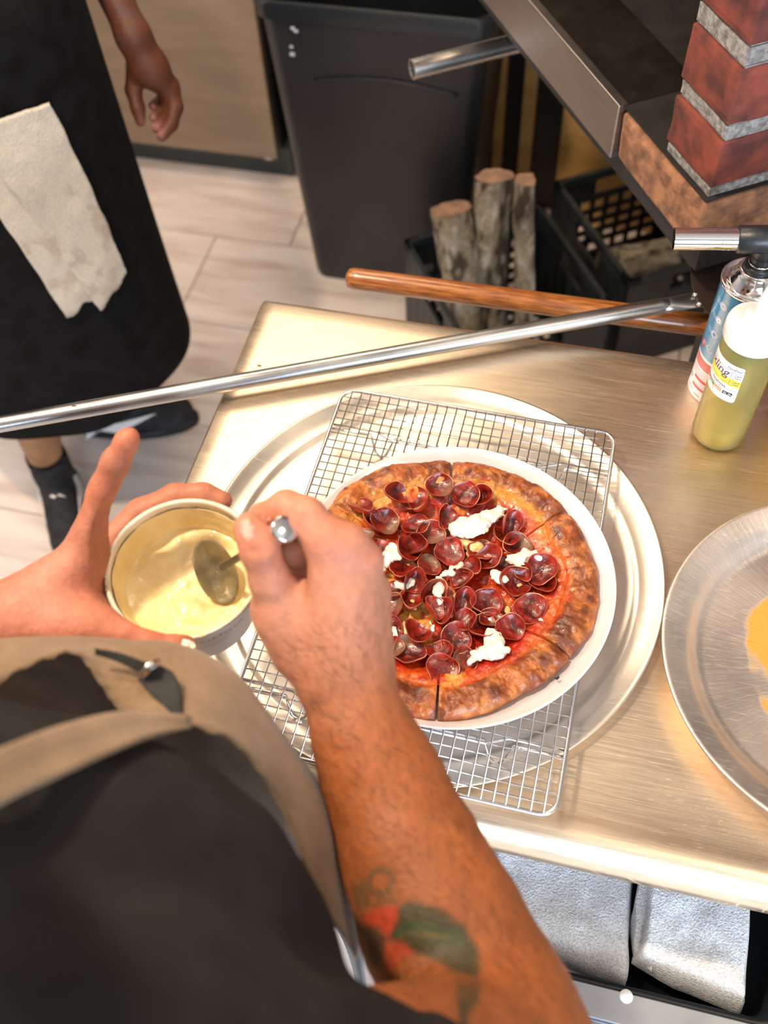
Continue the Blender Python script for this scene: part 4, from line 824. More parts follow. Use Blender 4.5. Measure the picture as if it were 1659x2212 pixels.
# ------------------------------------------------------------------ oil bottles
OIL = np.array([.2190, .2285]); OR = .0285
def bottle(c, r, h, name, lab, full, seed=0):
    b = thing('oil_bottle', lab, 'bottle', (c[0], c[1], T))
    m, nt, bs = new_mat('soft_plastic'); setp(bs, rough=.22, trans=.88, ior=1.25); bs.inputs['Base Color'].default_value = (.80, .72, .34, 1) if not seed else (.9, .72, .05, 1)
    MB().lathe([(.0001, .002), (r - .006, .0015), (r - .002, .003), (r, .008), (r, h - .014), (r - .002, h - .006), (r - .007, h), (.014, h + .001), (.0135, h + .001), (r - .008, h - .0015), (r - .0032, h - .007), (r - .0014, h - .014), (r - .0014, .009), (r - .004, .0045), (.0001, .0035)], (c[0], c[1], T), 72).build('body', m, b, smooth=True)
    m, nt, bs = new_mat('olive_oil'); setp(bs, rough=.12, trans=.15, ior=1.2); bs.inputs['Base Color'].default_value = (.78, .60, .04, 1) if not seed else (.80, .58, .02, 1)
    MB().lathe([(.0001, .0045), (r - .0055, .0045), (r - .0024, .0095), (r - .0018, full - .001), (r - .003, full), (.0001, full)], (c[0], c[1], T), 64).build('oil', m, b, smooth=True)
    m, nt, bs = new_mat('cap_plastic'); setp(bs, rough=.25, sss=.0); bs.inputs['Base Color'].default_value = (.74, .71, .73, 1)
    k = r / .0285
    MB().lathe([(.0292 * k, -.006), (.0300 * k, -.004), (.0300 * k, .009), (.0290 * k, .0125), (.0265 * k, .0138), (.0180 * k, .0148), (.0170 * k, .0160), (.0165 * k, .0215), (.0150 * k, .0232), (.0098 * k, .0240), (.0090 * k, .0255), (.0070 * k, .044), (.0040 * k, .058), (.0030 * k, .060), (.0001, .060)], (c[0], c[1], T + h), 64).build('cap', m, b, smooth=True)
    return b
ob = bottle(OIL, OR, .157, 'oil', 'squeeze bottle of yellow oil with white cap and dated food label', .032)
bottle((.302, .268), .030, .15, 'oil', 'second oil bottle cut off by the right edge of the frame', .14, 1)
LA = ang_(-190); LS = OR; L_ = lambda deg: OR * math.radians(deg + 190); LW = L_(-93); LZ = .984; LH = .050
PAP = pm('label_paper', (.84, .84, .88), rough=.45); OT = org(ob)
def dl(nm, mt, u0, u1, v0, v1, lift=.00035, rad=0, n=14): return decal(nm, mt, lbo, OIL, OR, LA, LZ, u0 * LW, u1 * LW, (1 - v1) * LH, (1 - v0) * LH, lift, rad, n)
lbo = decal('food_label', PAP, ob, OIL, OR, LA, LZ, 0, LW, 0, LH, .0002, .003, 40)
def tw(s, size, mt, u, v, sx=1, shear=0, lift=.0006): return text_wrap(s, size, mt, lbo, OIL, OR, LA, LZ, u * LW, (1 - v) * LH, lift, shear, sx=sx)
dl('yellow_band', YEL, 0, 1, .36, .56); dl('ruled_line', INK, 0, 1, .165, .172, .0005); dl('ruled_line', INK, .25, .74, .345, .352, .0005); dl('ruled_line', INK, .3, .52, .50, .507, .0005); dl('ruled_line', INK, .56, .74, .50, .507, .0005); dl('ruled_line', INK, .64, .96, .655, .662, .0005)
tw('DuraPeel\u2122', .0042, INK, .64, .13, .95); tw('xling', .0150, PUR, .12, .36, 1.0, .25)
for vv in (.20, .385):
    for a, b in ((.76, .005),): 
        for (u0, u1, v0, v1) in ((.76, .86, vv, vv + .006), (.76, .86, vv + .065, vv + .071), (.76, .86, vv + .13, vv + .136), (.76, .766, vv, vv + .136), (.855, .861, vv, vv + .136)): dl('tick_box', INK, u0, u1, v0, v1, .0005, n=4)
    tw('AM', .0033, INK, .875, vv + .062, 1); tw('PM', .0033, INK, .875, vv + .128, 1)
tw(':', .004, INK, .535, .47); tw('Employee', .0048, INK, .34, .645); tw('Elaborado por', .0022, INK, .36, .70)
for u0, mt, s in ((.0, RINK, 'THU'), (.215, GRN, 'FRI'), (.43, ORG, 'SAT'), (.68, INK, 'SUN')):
    dl('day_box', mt, u0 + .02, u0 + .235, .74, .83, .0005); tw(s, .0046, PAP, u0 + .04, .82, 1.15, lift=.0008)
    for (a, b, v0, v1) in ((u0 + .02, u0 + .026, .83, .93), (u0 + .229, u0 + .235, .83, .93), (u0 + .02, u0 + .235, .924, .93)): dl('day_box', mt, a, b, v0, v1, .0005, n=4)
# ------------------------------------------------------------------ drawer with towels under the table front
dr = thing('drawer', 'open steel drawer below the table front with a round hole in its lip', 'drawer', (.2, -.2, .62))
x0, x1, y0, y1 = -.02, .365, -.352, .20
MB().box(((x0 + x1) / 2, y0, .705), (x1 - x0, .004, .09)).box(((x0 + x1) / 2, y0 + .012, .752), (x1 - x0, .028, .003)).build('front_lip', M['dsteel'], dr, bevel=.001)
MB().tube([(x0, y0 - .006, .742), (x1, y0 - .006, .742)], .006, 14).build('front_roll', M['dsteel'], dr, smooth=True)
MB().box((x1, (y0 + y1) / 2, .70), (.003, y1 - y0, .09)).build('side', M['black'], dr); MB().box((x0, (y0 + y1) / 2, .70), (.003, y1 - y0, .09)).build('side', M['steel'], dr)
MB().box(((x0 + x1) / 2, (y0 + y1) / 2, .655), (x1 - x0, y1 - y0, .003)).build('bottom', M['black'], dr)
hc = at_height(1353, 2152, .754); MB().lathe([(.0001, .0008), (.0058, .0008), (.0062, 0)], (hc[0], hc[1], .7536), 28).build('bright_hole_disc', M['white'], dr, smooth=True)  # white disc stands in for bright floor seen through the hole
tu = thing('plastic_tub', 'black rounded plastic tub inside the open drawer', 'tub', (.2, -.12, .66)); mb = MB()
cx, cy, w_, d_2 = .180, -.105, .355, .435
loft(mb, [[(p[0], p[1], z) for p in rrect(cx, cy, a, b, r_, 8)] for (a, b, z, r_) in ((w_ - .06, d_2 - .06, .658, .03), (w_ - .02, d_2 - .02, .672, .035), (w_ - .004, d_2 - .004, .738, .04), (w_ + .008, d_2 + .008, .742, .042), (w_ + .006, d_2 + .006, .746, .042), (w_ - .008, d_2 - .008, .744, .038), (w_ - .026, d_2 - .026, .678, .033), (w_ - .07, d_2 - .07, .664, .03))]); mb.build('shell', M['blackplastic'], tu, smooth=True)
TW = pm('terry_cloth', (.66, .67, .70), (.90, .91, .93), 420, 1.0, bump=.0018, bscale=520, spec=.05, lo=.36, hi=.56)
def towel(name, lab, corners, z, th, seed, grp=None, parent=None, hem=True, n=46, fold=.006, mat=None, ptag=True, fr_=None):
    """folded towel: a soft slab between four corners with folds, rolled edges and a stitched hem"""
    A, B, C_, D_ = [np.array(c, float) for c in corners]; s = np.linspace(0, 1, n); V = []
    for side in (1, -1):
        for i, u in enumerate(s):
            for j, v in enumerate(s):
                p = (A * (1 - u) + B * u) * (1 - v) + (D_ * (1 - u) + C_ * u) * v
                e = min(u, 1 - u, v, 1 - v); h_ = th * math.sqrt(max(0, 1 - (1 - min(e / .06, 1)) ** 2)); V.append((p[0], p[1], p[2] + side * h_ / 2))
    V = np.array(V); F = []
    for side in (0, 1):
        for i in range(n - 1):
            for j in range(n - 1):
                q = tuple(side * n * n + k for k in (i * n + j, (i + 1) * n + j, (i + 1) * n + j + 1, i * n + j + 1)); F.append(q if side == 0 else q[::-1])
    top = np.arange(len(V)) < n * n
    V[:, 2] += fold * fbm(V * np.array([1, 1, 0]), 14, seed, 3) + .0015 * fbm(V, 90, seed + 3, 2)
    V[:, 0] += .004 * fbm(V, 22, seed + 6, 2); V[:, 1] += .004 * fbm(V, 22, seed + 9, 2)
    mb = MB(); mb.add(V, F); return V, mb
for nm, lab, cs, th, sd_ in (('towel', 'white folded towel at the left in the drawer tub', [(.055, -.02, .700), (.208, -.02, .700), (.207, -.312, .700), (.055, -.295, .700)], .050, 2), ('towel', 'white folded towel at the right in the drawer tub', [(.214, -.02, .712), (.322, -.02, .712), (.310, -.312, .706), (.212, -.290, .706)], .062, 8)):
    V, mb = towel(nm, lab, cs, 0, th, sd_, fold=.0055); o = mb.build(nm, TW, None, smooth=True); tag(o, lab, 'towel', 'white towels in the drawer'); m_ = o.modifiers.new('w', 'WELD'); m_.merge_threshold = .0004
fo = bpy.data.objects['towel']; V, mb = towel('f', '', [(.060, -.06, .683), (.205, -.06, .683), (.203, -.330, .680), (.080, -.322, .680)], 0, .016, 21, fold=.005); mb.build('towel_fold', TW, fo, smooth=True)
fo = bpy.data.objects['towel.001']; V, mb = towel('f', '', [(.209, -.03, .716), (.226, -.03, .720), (.228, -.296, .718), (.208, -.285, .712)], 0, .022, 25, fold=.003); mb.build('towel_fold', TW, fo, smooth=True)
cbx = tag(MB().box((.125, -.295, .676), (.13, .03, .018)).build('cardboard', pm('cardboard', (.16, .11, .07), (.24, .17, .11), 20, .8), None, bevel=.002), 'brown cardboard strip below the left towel in the tub', 'cardboard')
#PART3
# ------------------------------------------------------------------ people: shared helpers
VD = -(RM @ np.array([0, 0, 1.0])) * -1.0          # unit vector from the scene towards the camera
def D3(l): return [at_depth(*p) for p in l]
def inpoly(P, poly):
    x, y = P[:, 0], P[:, 1]; c = np.zeros(len(P), bool); n = len(poly); dmin = np.full(len(P), 1e9)
    for i in range(n):
        x1, y1 = poly[i]; x2, y2 = poly[(i + 1) % n]
        m = ((y1 > y) != (y2 > y)) & (x < (x2 - x1) * (y - y1) / (y2 - y1 + 1e-12) + x1); c ^= m
        t = np.clip(((x - x1) * (x2 - x1) + (y - y1) * (y2 - y1)) / ((x2 - x1) ** 2 + (y2 - y1) ** 2 + 1e-12), 0, 1)
        dmin = np.minimum(dmin, np.hypot(x - x1 - t * (x2 - x1), y - y1 - t * (y2 - y1)))
    return np.where(c, -dmin, dmin)
def skin_mat(name, rough=.52):
    m = vc_mat(name, rough, .0006, 330, fine=.14, fscale=170, sss=.10, spec=.35)
    b = m.node_tree.nodes['Principled BSDF']; b.inputs['Subsurface Radius'].default_value = (.009, .0035, .0018); b.inputs['Subsurface Scale'].default_value = 1.0
    return m
# ------------------------------------------------------------------ the cook in front
TC = np.array([-.2005, -.1835, 1.139]); hz_ = np.array([.616, -.788, 0]); TAX = np.array([0, 0, math.cos(.09)]) + hz_ * math.sin(.09)
TX = np.cross([0, 1, 0], TAX); TX /= np.linalg.norm(TX); TY = np.cross(TAX, TX); TM = np.stack([TX, TY, TAX], 1)
def tubp(ang, r, z): a = math.radians(ang); return TC + TM @ np.array([r * math.cos(a), r * math.sin(a), z])
ck = thing('person', 'cook in the foreground in charcoal t-shirt and tan apron holding tub and spoon', 'person', (-.22, -.52, 0))
def hand_right(s, stage):
    d = D3
    if stage == 2: return fingers_right(s, d)
    # forearm
    A = d([(748, 1500, .657), (788, 1600, .650), (832, 1700, .643), (890, 1850, .628), (955, 2000, .612), (1040, 2170, .592), (1095, 2280, .575)]); R = [.0285, .0312, .0365, .0425, .0480, .0500, .0470]
    for i in range(len(A) - 1): s.cap(A[i], A[i + 1], R[i], R[i + 1], .015, sq=(VD, .80))
    s.cap(A[-1], (.0, -.505, 1.26), .047, .05, .02)
    # metacarpus
    s.cap(*d([(735, 1470, .657), (705, 1175, .642)]), .0190, .0128, .014); s.cap(*d([(752, 1470, .657), (750, 1182, .643)]), .0195, .0128, .014)
    s.cap(*d([(768, 1470, .660), (785, 1215, .652)]), .0180, .0118, .014); s.cap(*d([(785, 1480, .664), (806, 1275, .668)]), .0165, .0108, .014)
    s.cap(*d([(745, 1440, .672), (720, 1280, .675)]), .0240, .0230, .02, sq=(VD, .8))
    s.cap(*d([(715, 1450, .665), (610, 1335, .662)]), .0190, .0160, .018); s.cap(*d([(640, 1400, .672), (600, 1310, .668)]), .0170, .0150, .016)
    s.cap(*d([(700, 1330, .668), (620, 1300, .672)]), .0190, .0120, .02)
    for (a, b, c, r) in ((704, 1160, .638, .0105), (752, 1172, .639, .010), (790, 1212, .648, .0092)): s.ell(at_depth(a, b, c), (r, r, r), k=.010)
def fingers_right(s, d):
    # fingers: each its own chain, blended only into the hand
    s.chain(d([(608, 1318, .661), (583, 1255, .650), (560, 1185, .640), (541, 1146, .641), (535, 1135, .643)]), [.0150, .0128, .0122, .0098, .0078], .006); s.join(.009)
    s.chain(d([(700, 1170, .641), (662, 1115, .640), (618, 1096, .648), (570, 1118, .668), (550, 1170, .690)]), [.0128, .0122, .0112, .0098, .0080], .005); s.join(.007)
    s.chain(d([(748, 1185, .644), (690, 1170, .655), (643, 1190, .668), (612, 1225, .690), (615, 1275, .702)]), [.0124, .0115, .0108, .0094, .0080], .005); s.join(.006)
    s.chain(d([(782, 1220, .655), (730, 1225, .680), (680, 1250, .702), (655, 1290, .715), (670, 1330, .712)]), [.0115, .0110, .0104, .0092, .0080], .005); s.join(.006)
    s.chain(d([(804, 1280, .670), (775, 1300, .700), (730, 1330, .716), (700, 1360, .715), (710, 1385, .706)]), [.0105, .0098, .0090, .0082, .0072], .005); s.join(.006)
def creases_right(s, d):
    # creases at the thumb joint, knuckle dimples
    for p0, p1, r in (((528, 1192, .628), (590, 1176, .628), .0014), ((532, 1202, .628), (592, 1190, .628), .0010), ((600, 1106, .627), (628, 1092, .629), .001)): s.cap(*d([p0, p1]), r, r, .0025, 'd')
    s.ell(at_depth(533, 1143, .6335), (.0062, .0062, .0015), None, .002)
def hand_left(s, stage):
    d = D3
    if stage == 2: return fingers_left(s, d)
    A = d([(25, 1345, .722), (-90, 1385, .705), (-330, 1480, .68)]) + [np.array([-.535, -.40, 1.14])]; R = [.0285, .033, .040, .044]
    for i in range(len(A) - 1): s.cap(A[i], A[i + 1], R[i], R[i + 1], .015)
    s.cap(A[-1], (-.400, -.508, 1.275), .040, .033, .02)
    # palm around the left side of the tub
    s.cap(*d([(50, 1335, .725), (195, 1190, .735)]), .0250, .0165, .018); s.cap(*d([(60, 1345, .735), (200, 1225, .762)]), .0250, .0165, .018)
    s.cap(*d([(70, 1350, .745), (205, 1262, .785)]), .0230, .0150, .018); s.cap(*d([(75, 1355, .750), (205, 1300, .800)]), .0220, .0140, .018)
    s.cap(*d([(60, 1350, .722), (165, 1358, .716)]), .0240, .0190, .016); s.cap(*d([(120, 1300, .735), (190, 1330, .740)]), .0220, .0170, .02)
def fingers_left(s, d):
    s.chain(d([(200, 1180, .735), (203, 1150, .731), (222, 1062, .724), (249, 1000, .716), (274, 953, .710), (280, 944, .709)]), [.0158, .0146, .0106, .0096, .0080, .0066], .006); s.join(.010)
    s.chain(d([(150, 1356, .717), (215, 1362, .714), (275, 1374, .712), (325, 1386, .711), (385, 1394, .7125), (402, 1396, .7135)]), [.0200, .0165, .0128, .0112, .0098, .0075], .006); s.join(.012)
    s.chain([tubp(168, .073, -.024), tubp(140, .0705, -.016), tubp(116, .0690, -.010), tubp(98, .0680, -.008), tubp(84, .0668, -.009)], [.0130, .0110, .0104, .0096, .0080], .005); s.join(.007)
    s.chain([tubp(175, .070, -.040), tubp(140, .068, -.036), tubp(110, .0665, -.033), tubp(86, .0650, -.033)], [.0125, .0108, .0100, .0080], .005); s.join(.006)
    s.chain([tubp(180, .068, -.055), tubp(145, .0655, -.055), tubp(118, .064, -.054), tubp(98, .0625, -.054)], [.0115, .0098, .0088, .0074], .005); s.join(.006)
def cut_tub(s):
    s.cap(tubp(0, 0, -.0725 + .03), tubp(0, 0, .03), .050, .0605, .002, 'd')
def head_sdf(c, f, h, extra=None, neck=True):
    """head with face: c centre, f facing direction (unit), h grid size"""
    f = np.array(f, float); f /= np.linalg.norm(f); u = np.array([0, 0, 1.0]) - f * f[2]; u /= np.linalg.norm(u); l = np.cross(u, f); c = np.array(c, float); X = np.stack([l, f, u], 1)
    W = lambda a, b, e: c + X @ np.array([a, b, e])
    s = extra if extra is not None else SDF(c - .20, c + np.array([.17, .17, .17]), h)
    s.ell(W(0, -.012, .02), (.074, .094, .092), X, .01); s.ell(W(0, .030, -.040), (.055, .055, .070), X, .03); s.ell(W(0, .078, .004), (.010, .014, .024), X, .012); s.ell(W(0, .092, -.014), (.014, .012, .010), X, .008)
    for q in (-1, 1):
        s.ell(W(q * .031, .090, .018), (.014, .010, .010), X, .006, 'd'); s.ell(W(q * .031, .074, .018), (.0125, .0125, .0125), X, .002); s.cap(W(q * .014, .086, .032), W(q * .046, .076, .033), .006, .004, .008)
        s.ell(W(q * .076, -.006, .0), (.008, .019, .031), X, .006)
    s.ell(W(0, .080, -.045), (.024, .012, .006), X, .005); s.ell(W(0, .079, -.055), (.020, .012, .007), X, .005); s.cap(W(-.022, .090, -.050), W(.022, .090, -.050), .0015, .0015, .002, 'd')
    if neck: s.cap(W(0, -.03, -.06), W(0, -.045, -.15), .052, .058, .03)
    return s, W, X
def merge(parts):
    V = []; F = []; n = 0
    for v, f in parts: V.append(v); F.append(f + n); n += len(v)
    return np.concatenate(V), np.concatenate(F)
bs_ = SDF((-.600, -.60, 1.035), (.175, -.092, 1.705), .0026)
hand_right(bs_, 1); hand_left(bs_, 1)
# neck, shoulders and chest join the arms and the head into one body under the shirt
bs_.cap((-.40, -.505, 1.29), (-.05, -.515, 1.285), .040, .040, .03); bs_.cap((-.22, -.515, 1.16), (-.22, -.515, 1.30), .085, .09, .04, sq=((0, 1, 0), .8)); bs_.cap((-.225, -.515, 1.32), (-.250, -.495, 1.50), .050, .050, .03)
_, HW, HX = head_sdf((-.255, -.47, 1.575), (.1, .80, -.60), .004, bs_, False)
bs_.save(); hand_right(bs_, 2); hand_left(bs_, 2); bs_.done(); creases_right(bs_, D3); cut_tub(bs_); bs_.noise(.0004, 120, 5, 2)
V, F = bs_.mesh(); del bs_
iR = np.where((V[:, 0] > -.158) & (V[:, 2] < 1.275) & (V[:, 1] > -.56))[0]; iL = np.where((V[:, 0] <= -.158) & (V[:, 2] < 1.26))[0]; iH = np.where(V[:, 2] > 1.44)[0]
Vr, Vl, Vh = V[iR], V[iL], V[iH]; nR = len(iR)
C = np.zeros((len(V), 3)); base = np.array([.54, .235, .150]); arm = np.array([.28, .082, .024]); pink = np.array([.66, .27, .20]); red = np.array([.55, .15, .085])
C[:] = base
n1 = fbm(V, 28, 3, 3)[:, None]; n2 = fbm(V, 90, 6, 3)[:, None]; C *= 1 + .07 * n1 + .05 * n2
w0_, w1_ = at_depth(748, 1470, .657), at_depth(1040, 2170, .592); ax_ = (w1_ - w0_) / np.linalg.norm(w1_ - w0_); sv = (Vr - w0_) @ ax_
k = np.zeros((len(V), 1)); k[iR, 0] = sstep(-.055, .055, sv); C = C * (1 - k) + arm * (1 + .10 * n1 + .08 * n2) * k
k = np.zeros((len(V), 1)); k[iL, 0] = sstep(-.29, -.34, Vl[:, 0]); lm_ = np.zeros((len(V), 1)); lm_[iL] = 1; C = C * (1 - lm_ * np.array([.20, .32, .36])); C = C * (1 - k) + (arm * .6 + base * .4) * k  # left hand redder, and darkened in colour to offset its flat lighting
def blob(P, c, r): return np.exp(-((P - c) ** 2).sum(1) / (r * r))[:, None]
for p, r, col, a in (((704, 1158, .632), .013, red, .5), ((752, 1168, .632), .013, red, .35), ((790, 1208, .640), .012, red, .35), ((612, 1092, .630), .012, red, .45), ((556, 1182, .628), .012, red, .35), ((548, 1145, .632), .010, red, .45), ((580, 1180, .640), .012, red, .35),
                     ((276, 950, .705), .012, red, .5), ((225, 1062, .716), .012, red, .3), ((170, 1340, .70), .03, red, .25), ((370, 1394, .70), .02, red, .5), ((300, 1380, .70), .015, red, .3), ((130, 1240, .72), .025, pink, .5), ((60, 1330, .70), .03, pink, .5)):
    c = at_depth(*p); m = blob(V, c, r) * a; C = C * (1 - m) + col * m
nail = at_depth(532, 1142, .6305); X_ = np.abs(((V - nail) @ np.linalg.inv(np.stack([at_depth(545, 1137, .6305) - nail, at_depth(523, 1117, .6305) - nail, VD * .004], 1)).T)); m = (sstep(1.25, .95, np.sqrt((X_[:, 0] / .95) ** 2 + (X_[:, 1] / 1.0) ** 2 + (X_[:, 2] / 1.6) ** 2)))[:, None]; C = C * (1 - m) + np.array([.66, .34, .28]) * m; rn_ = np.sqrt((X_[:, 0] / .95) ** 2 + X_[:, 1] ** 2 + (X_[:, 2] / 1.6) ** 2); m = (np.exp(-((rn_ - 1.22) / .16) ** 2) * .7)[:, None]; C = C * (1 - m) + np.array([.38, .12, .08]) * m
# tattoo on the inside of the right forearm, drawn in the arm's own plane
pc = at_depth(900, 1990, .577); vn_ = (CAM - pc) / np.linalg.norm(CAM - pc)
bx_ = np.cross(vn_, ax_); bx_ /= np.linalg.norm(bx_); ay_ = np.cross(bx_, vn_)
def arm_pt(cx, cy):
    px = 600 + cx / 3.016; py = 1550 + cy / 3.016; v = at_depth(px, py, 1) - CAM; t = ((pc - CAM) @ vn_) / (v @ vn_); q = CAM + v * t - pc; return (q @ bx_, q @ ay_)
Q = Vr - pc; Q2 = np.stack([Q @ bx_, Q @ ay_], 1); Q2 = Q2 + .0010 * np.stack([fbm(Vr, 120, 3, 2), fbm(Vr, 120, 8, 2)], 1)
nr_ = np.zeros((nR, 3)); 
me_t = np_mesh('t', V, F); nn = np.zeros(len(V) * 3, np.float32); me_t.vertices.foreach_get('normal', nn); nr_ = nn.reshape(-1, 3)[iR]; bpy.data.meshes.remove(me_t)
if ((nr_ @ VD) > 0).mean() < .3: nr_ = -nr_
face = sstep(-.35, .1, nr_ @ VD)
def ink_poly(poly, col, a, soft=.0022):
    global C
    d = inpoly(Q2, [arm_pt(*p) for p in poly]); m = (sstep(soft, -soft, d) * face * a)[:, None]; C[iR] = C[iR] * (1 - m) + np.array(col) * m
cres = [(770, 1200), (900, 1195), (1050, 1230), (1200, 1350), (1300, 1500), (1312, 1640), (1280, 1780), (1210, 1880), (1190, 1990), (1130, 2000), (1140, 1860), (1140, 1750), (1110, 1650), (1050, 1590), (960, 1560), (870, 1540), (760, 1490), (700, 1440), (740, 1330)]
ink_poly(cres, (.050, .042, .018), .97); ink_poly([(830, 1330), (1010, 1340), (1180, 1390), (1230, 1470), (1060, 1480), (900, 1440), (760, 1420)], (.030, .060, .022), .9)
ink_poly([(820, 1415), (1000, 1400), (1180, 1425), (1000, 1440)], (.25, .12, .05), .5)
ink_poly([(540, 1300), (620, 1235), (785, 1212), (765, 1330), (715, 1440), (640, 1375), (550, 1350)], (.42, .045, .020), .88); ink_poly([(680, 1570), (695, 1480), (790, 1458), (885, 1530), (785, 1592), (745, 1665), (700, 1650)], (.42, .06, .025), .8)
ink_poly([(520, 1360), (640, 1370), (700, 1440), (690, 1480), (660, 1640), (600, 1620), (560, 1500)], (.06, .04, .025), .8); ink_poly([(470, 1090), (560, 1040), (600, 1190), (760, 1165), (770, 1205), (640, 1230), (500, 1250)], (.10, .065, .03), .7)
for rr_, a in ((.0, 1),):
    c0_ = np.array(arm_pt(670, 1065)); sc_ = abs(np.array(arm_pt(770, 1065)) - c0_).max(); d = np.hypot(*(Q2 - c0_).T) / sc_; m = (sstep(.35, .12, np.abs(d - .85)) * face * .72)[:, None]; C[iR] = C[iR] * (1 - m) + np.array([.085, .06, .03]) * m
# beard shade and lips on the face
Hl = (Vh - HW(0, 0, 0)) @ HX; m = (sstep(-.02, -.045, Hl[:, 2]) * sstep(.0, .04, Hl[:, 1]) * .5)[:, None]; C[iH] = C[iH] * (1 - m) + np.array([.12, .07, .05]) * m
off = org(ck); me = np_mesh('body', V - off, F); set_col(me, C); body = link('body', me, skin_mat('skin'), ck, True); sm = body.modifiers.new('s', 'SMOOTH'); sm.factor = .5; sm.iterations = 2
# forearm hair: fine tapered strands
ok = np.where((Vr[:, 2] < 1.25) & (sv > -.03) & (sv < .23) & (nr_ @ VD > -.5))[0]; pick = RNG.choice(ok, 3400); hv = []; hf = []
side = np.cross(ax_, VD); side /= np.linalg.norm(side)
for q, i in enumerate(pick):
    p = Vr[i] + RNG.normal(size=3) * .0008; n = nr_[i]; L = RNG.uniform(.007, .014) * (1.0 if RNG.random() < .85 else 1.3); t = -ax_ * .75 + side * RNG.normal(.25, .45) + n * .05; t -= n * (t @ n) * .9; t /= np.linalg.norm(t); b = np.cross(t, n); b /= np.linalg.norm(b) + 1e-9; w_ = .00010
    a0_ = p - n * .0003; a1_ = p + n * .0008 + t * L * .5; a2_ = p + n * .0008 + t * L + b * L * .12
    k0 = len(hv); hv += [a0_ - b * w_, a0_ + b * w_, a1_ + b * w_ * .8, a1_ - b * w_ * .8, a2_]; hf += [(k0, k0 + 1, k0 + 2, k0 + 3), (k0 + 3, k0 + 2, k0 + 4)]
hb = MB(); hb.add(hv, hf); o = hb.build('arm_hair', pm('dark_hair', (.07, .032, .016), rough=.5), ck); o['kind'] = 'stuff'
# head hair
s = SDF(HW(0, 0, 0) - .17, HW(0, 0, 0) + .17, .004); s.ell(HW(0, -.022, .034), (.082, .096, .090), HX, .01); s.ell(HW(0, .085, -.02), (.09, .075, .085), HX, .01, 'd'); s.noise(.004, 60, 3, 3); sdf_obj('hair', s, pm('dark_hair', (.03, .018, .012), (.05, .03, .02), 60, .6, bump=.003, bscale=200), ck)
# shirt
SHM = pm('charcoal_jersey', (.013, .012, .012), (.024, .022, .023), 14, .9, bump=.0010, bscale=500, spec=.15)
s = SDF((-.62, -.76, .93), (.17, -.30, 1.52), .0045)
s.cap((-.22, -.58, .96), (-.22, -.525, 1.21), .170, .172, .02, sq=((0, 1, 0), .70)); s.ell((-.21, -.478, 1.245), (.165, .130, .13), None, .03)
s.ell((-.195, -.462, 1.10), (.158, .122, .17), None, .04); s.cap((-.085, -.470, 1.22), (-.090, -.470, .96), .082, .082, .04); s.ell((-.130, -.442, 1.225), (.10, .086, .09), None, .04); s.cap((-.36, -.525, 1.322), (-.085, -.525, 1.322), .055, .055, .05); s.ell((-.065, -.520, 1.300), (.066, .070, .064), None, .03)
s.cap((-.055, -.515, 1.305), (.035, -.500, 1.215), .062, .060, .02); s.cap((-.385, -.50, 1.32), (-.475, -.455, 1.23), .062, .060, .02)
s.cap((-.22, -.51, 1.36), (-.22, -.51, 1.40), .085, .062, .05); s.ell((-.225, -.49, 1.445), (.060, .060, .045), None, .01, 'd')
for e, n in (((.043, -.498, 1.205), (.66, .11, -.74)), ((-.482, -.452, 1.22), (-.57, .25, -.78))):
    e = np.array(e); n = np.array(n); s.cap(e + n * .085, e + n * .22, .085, .085, .003, 'd')
s.half((0, 0, .975), (0, 0, -1)); s.noise(.0050, 13, 4, 3); sdf_obj('t_shirt', s, SHM, ck)
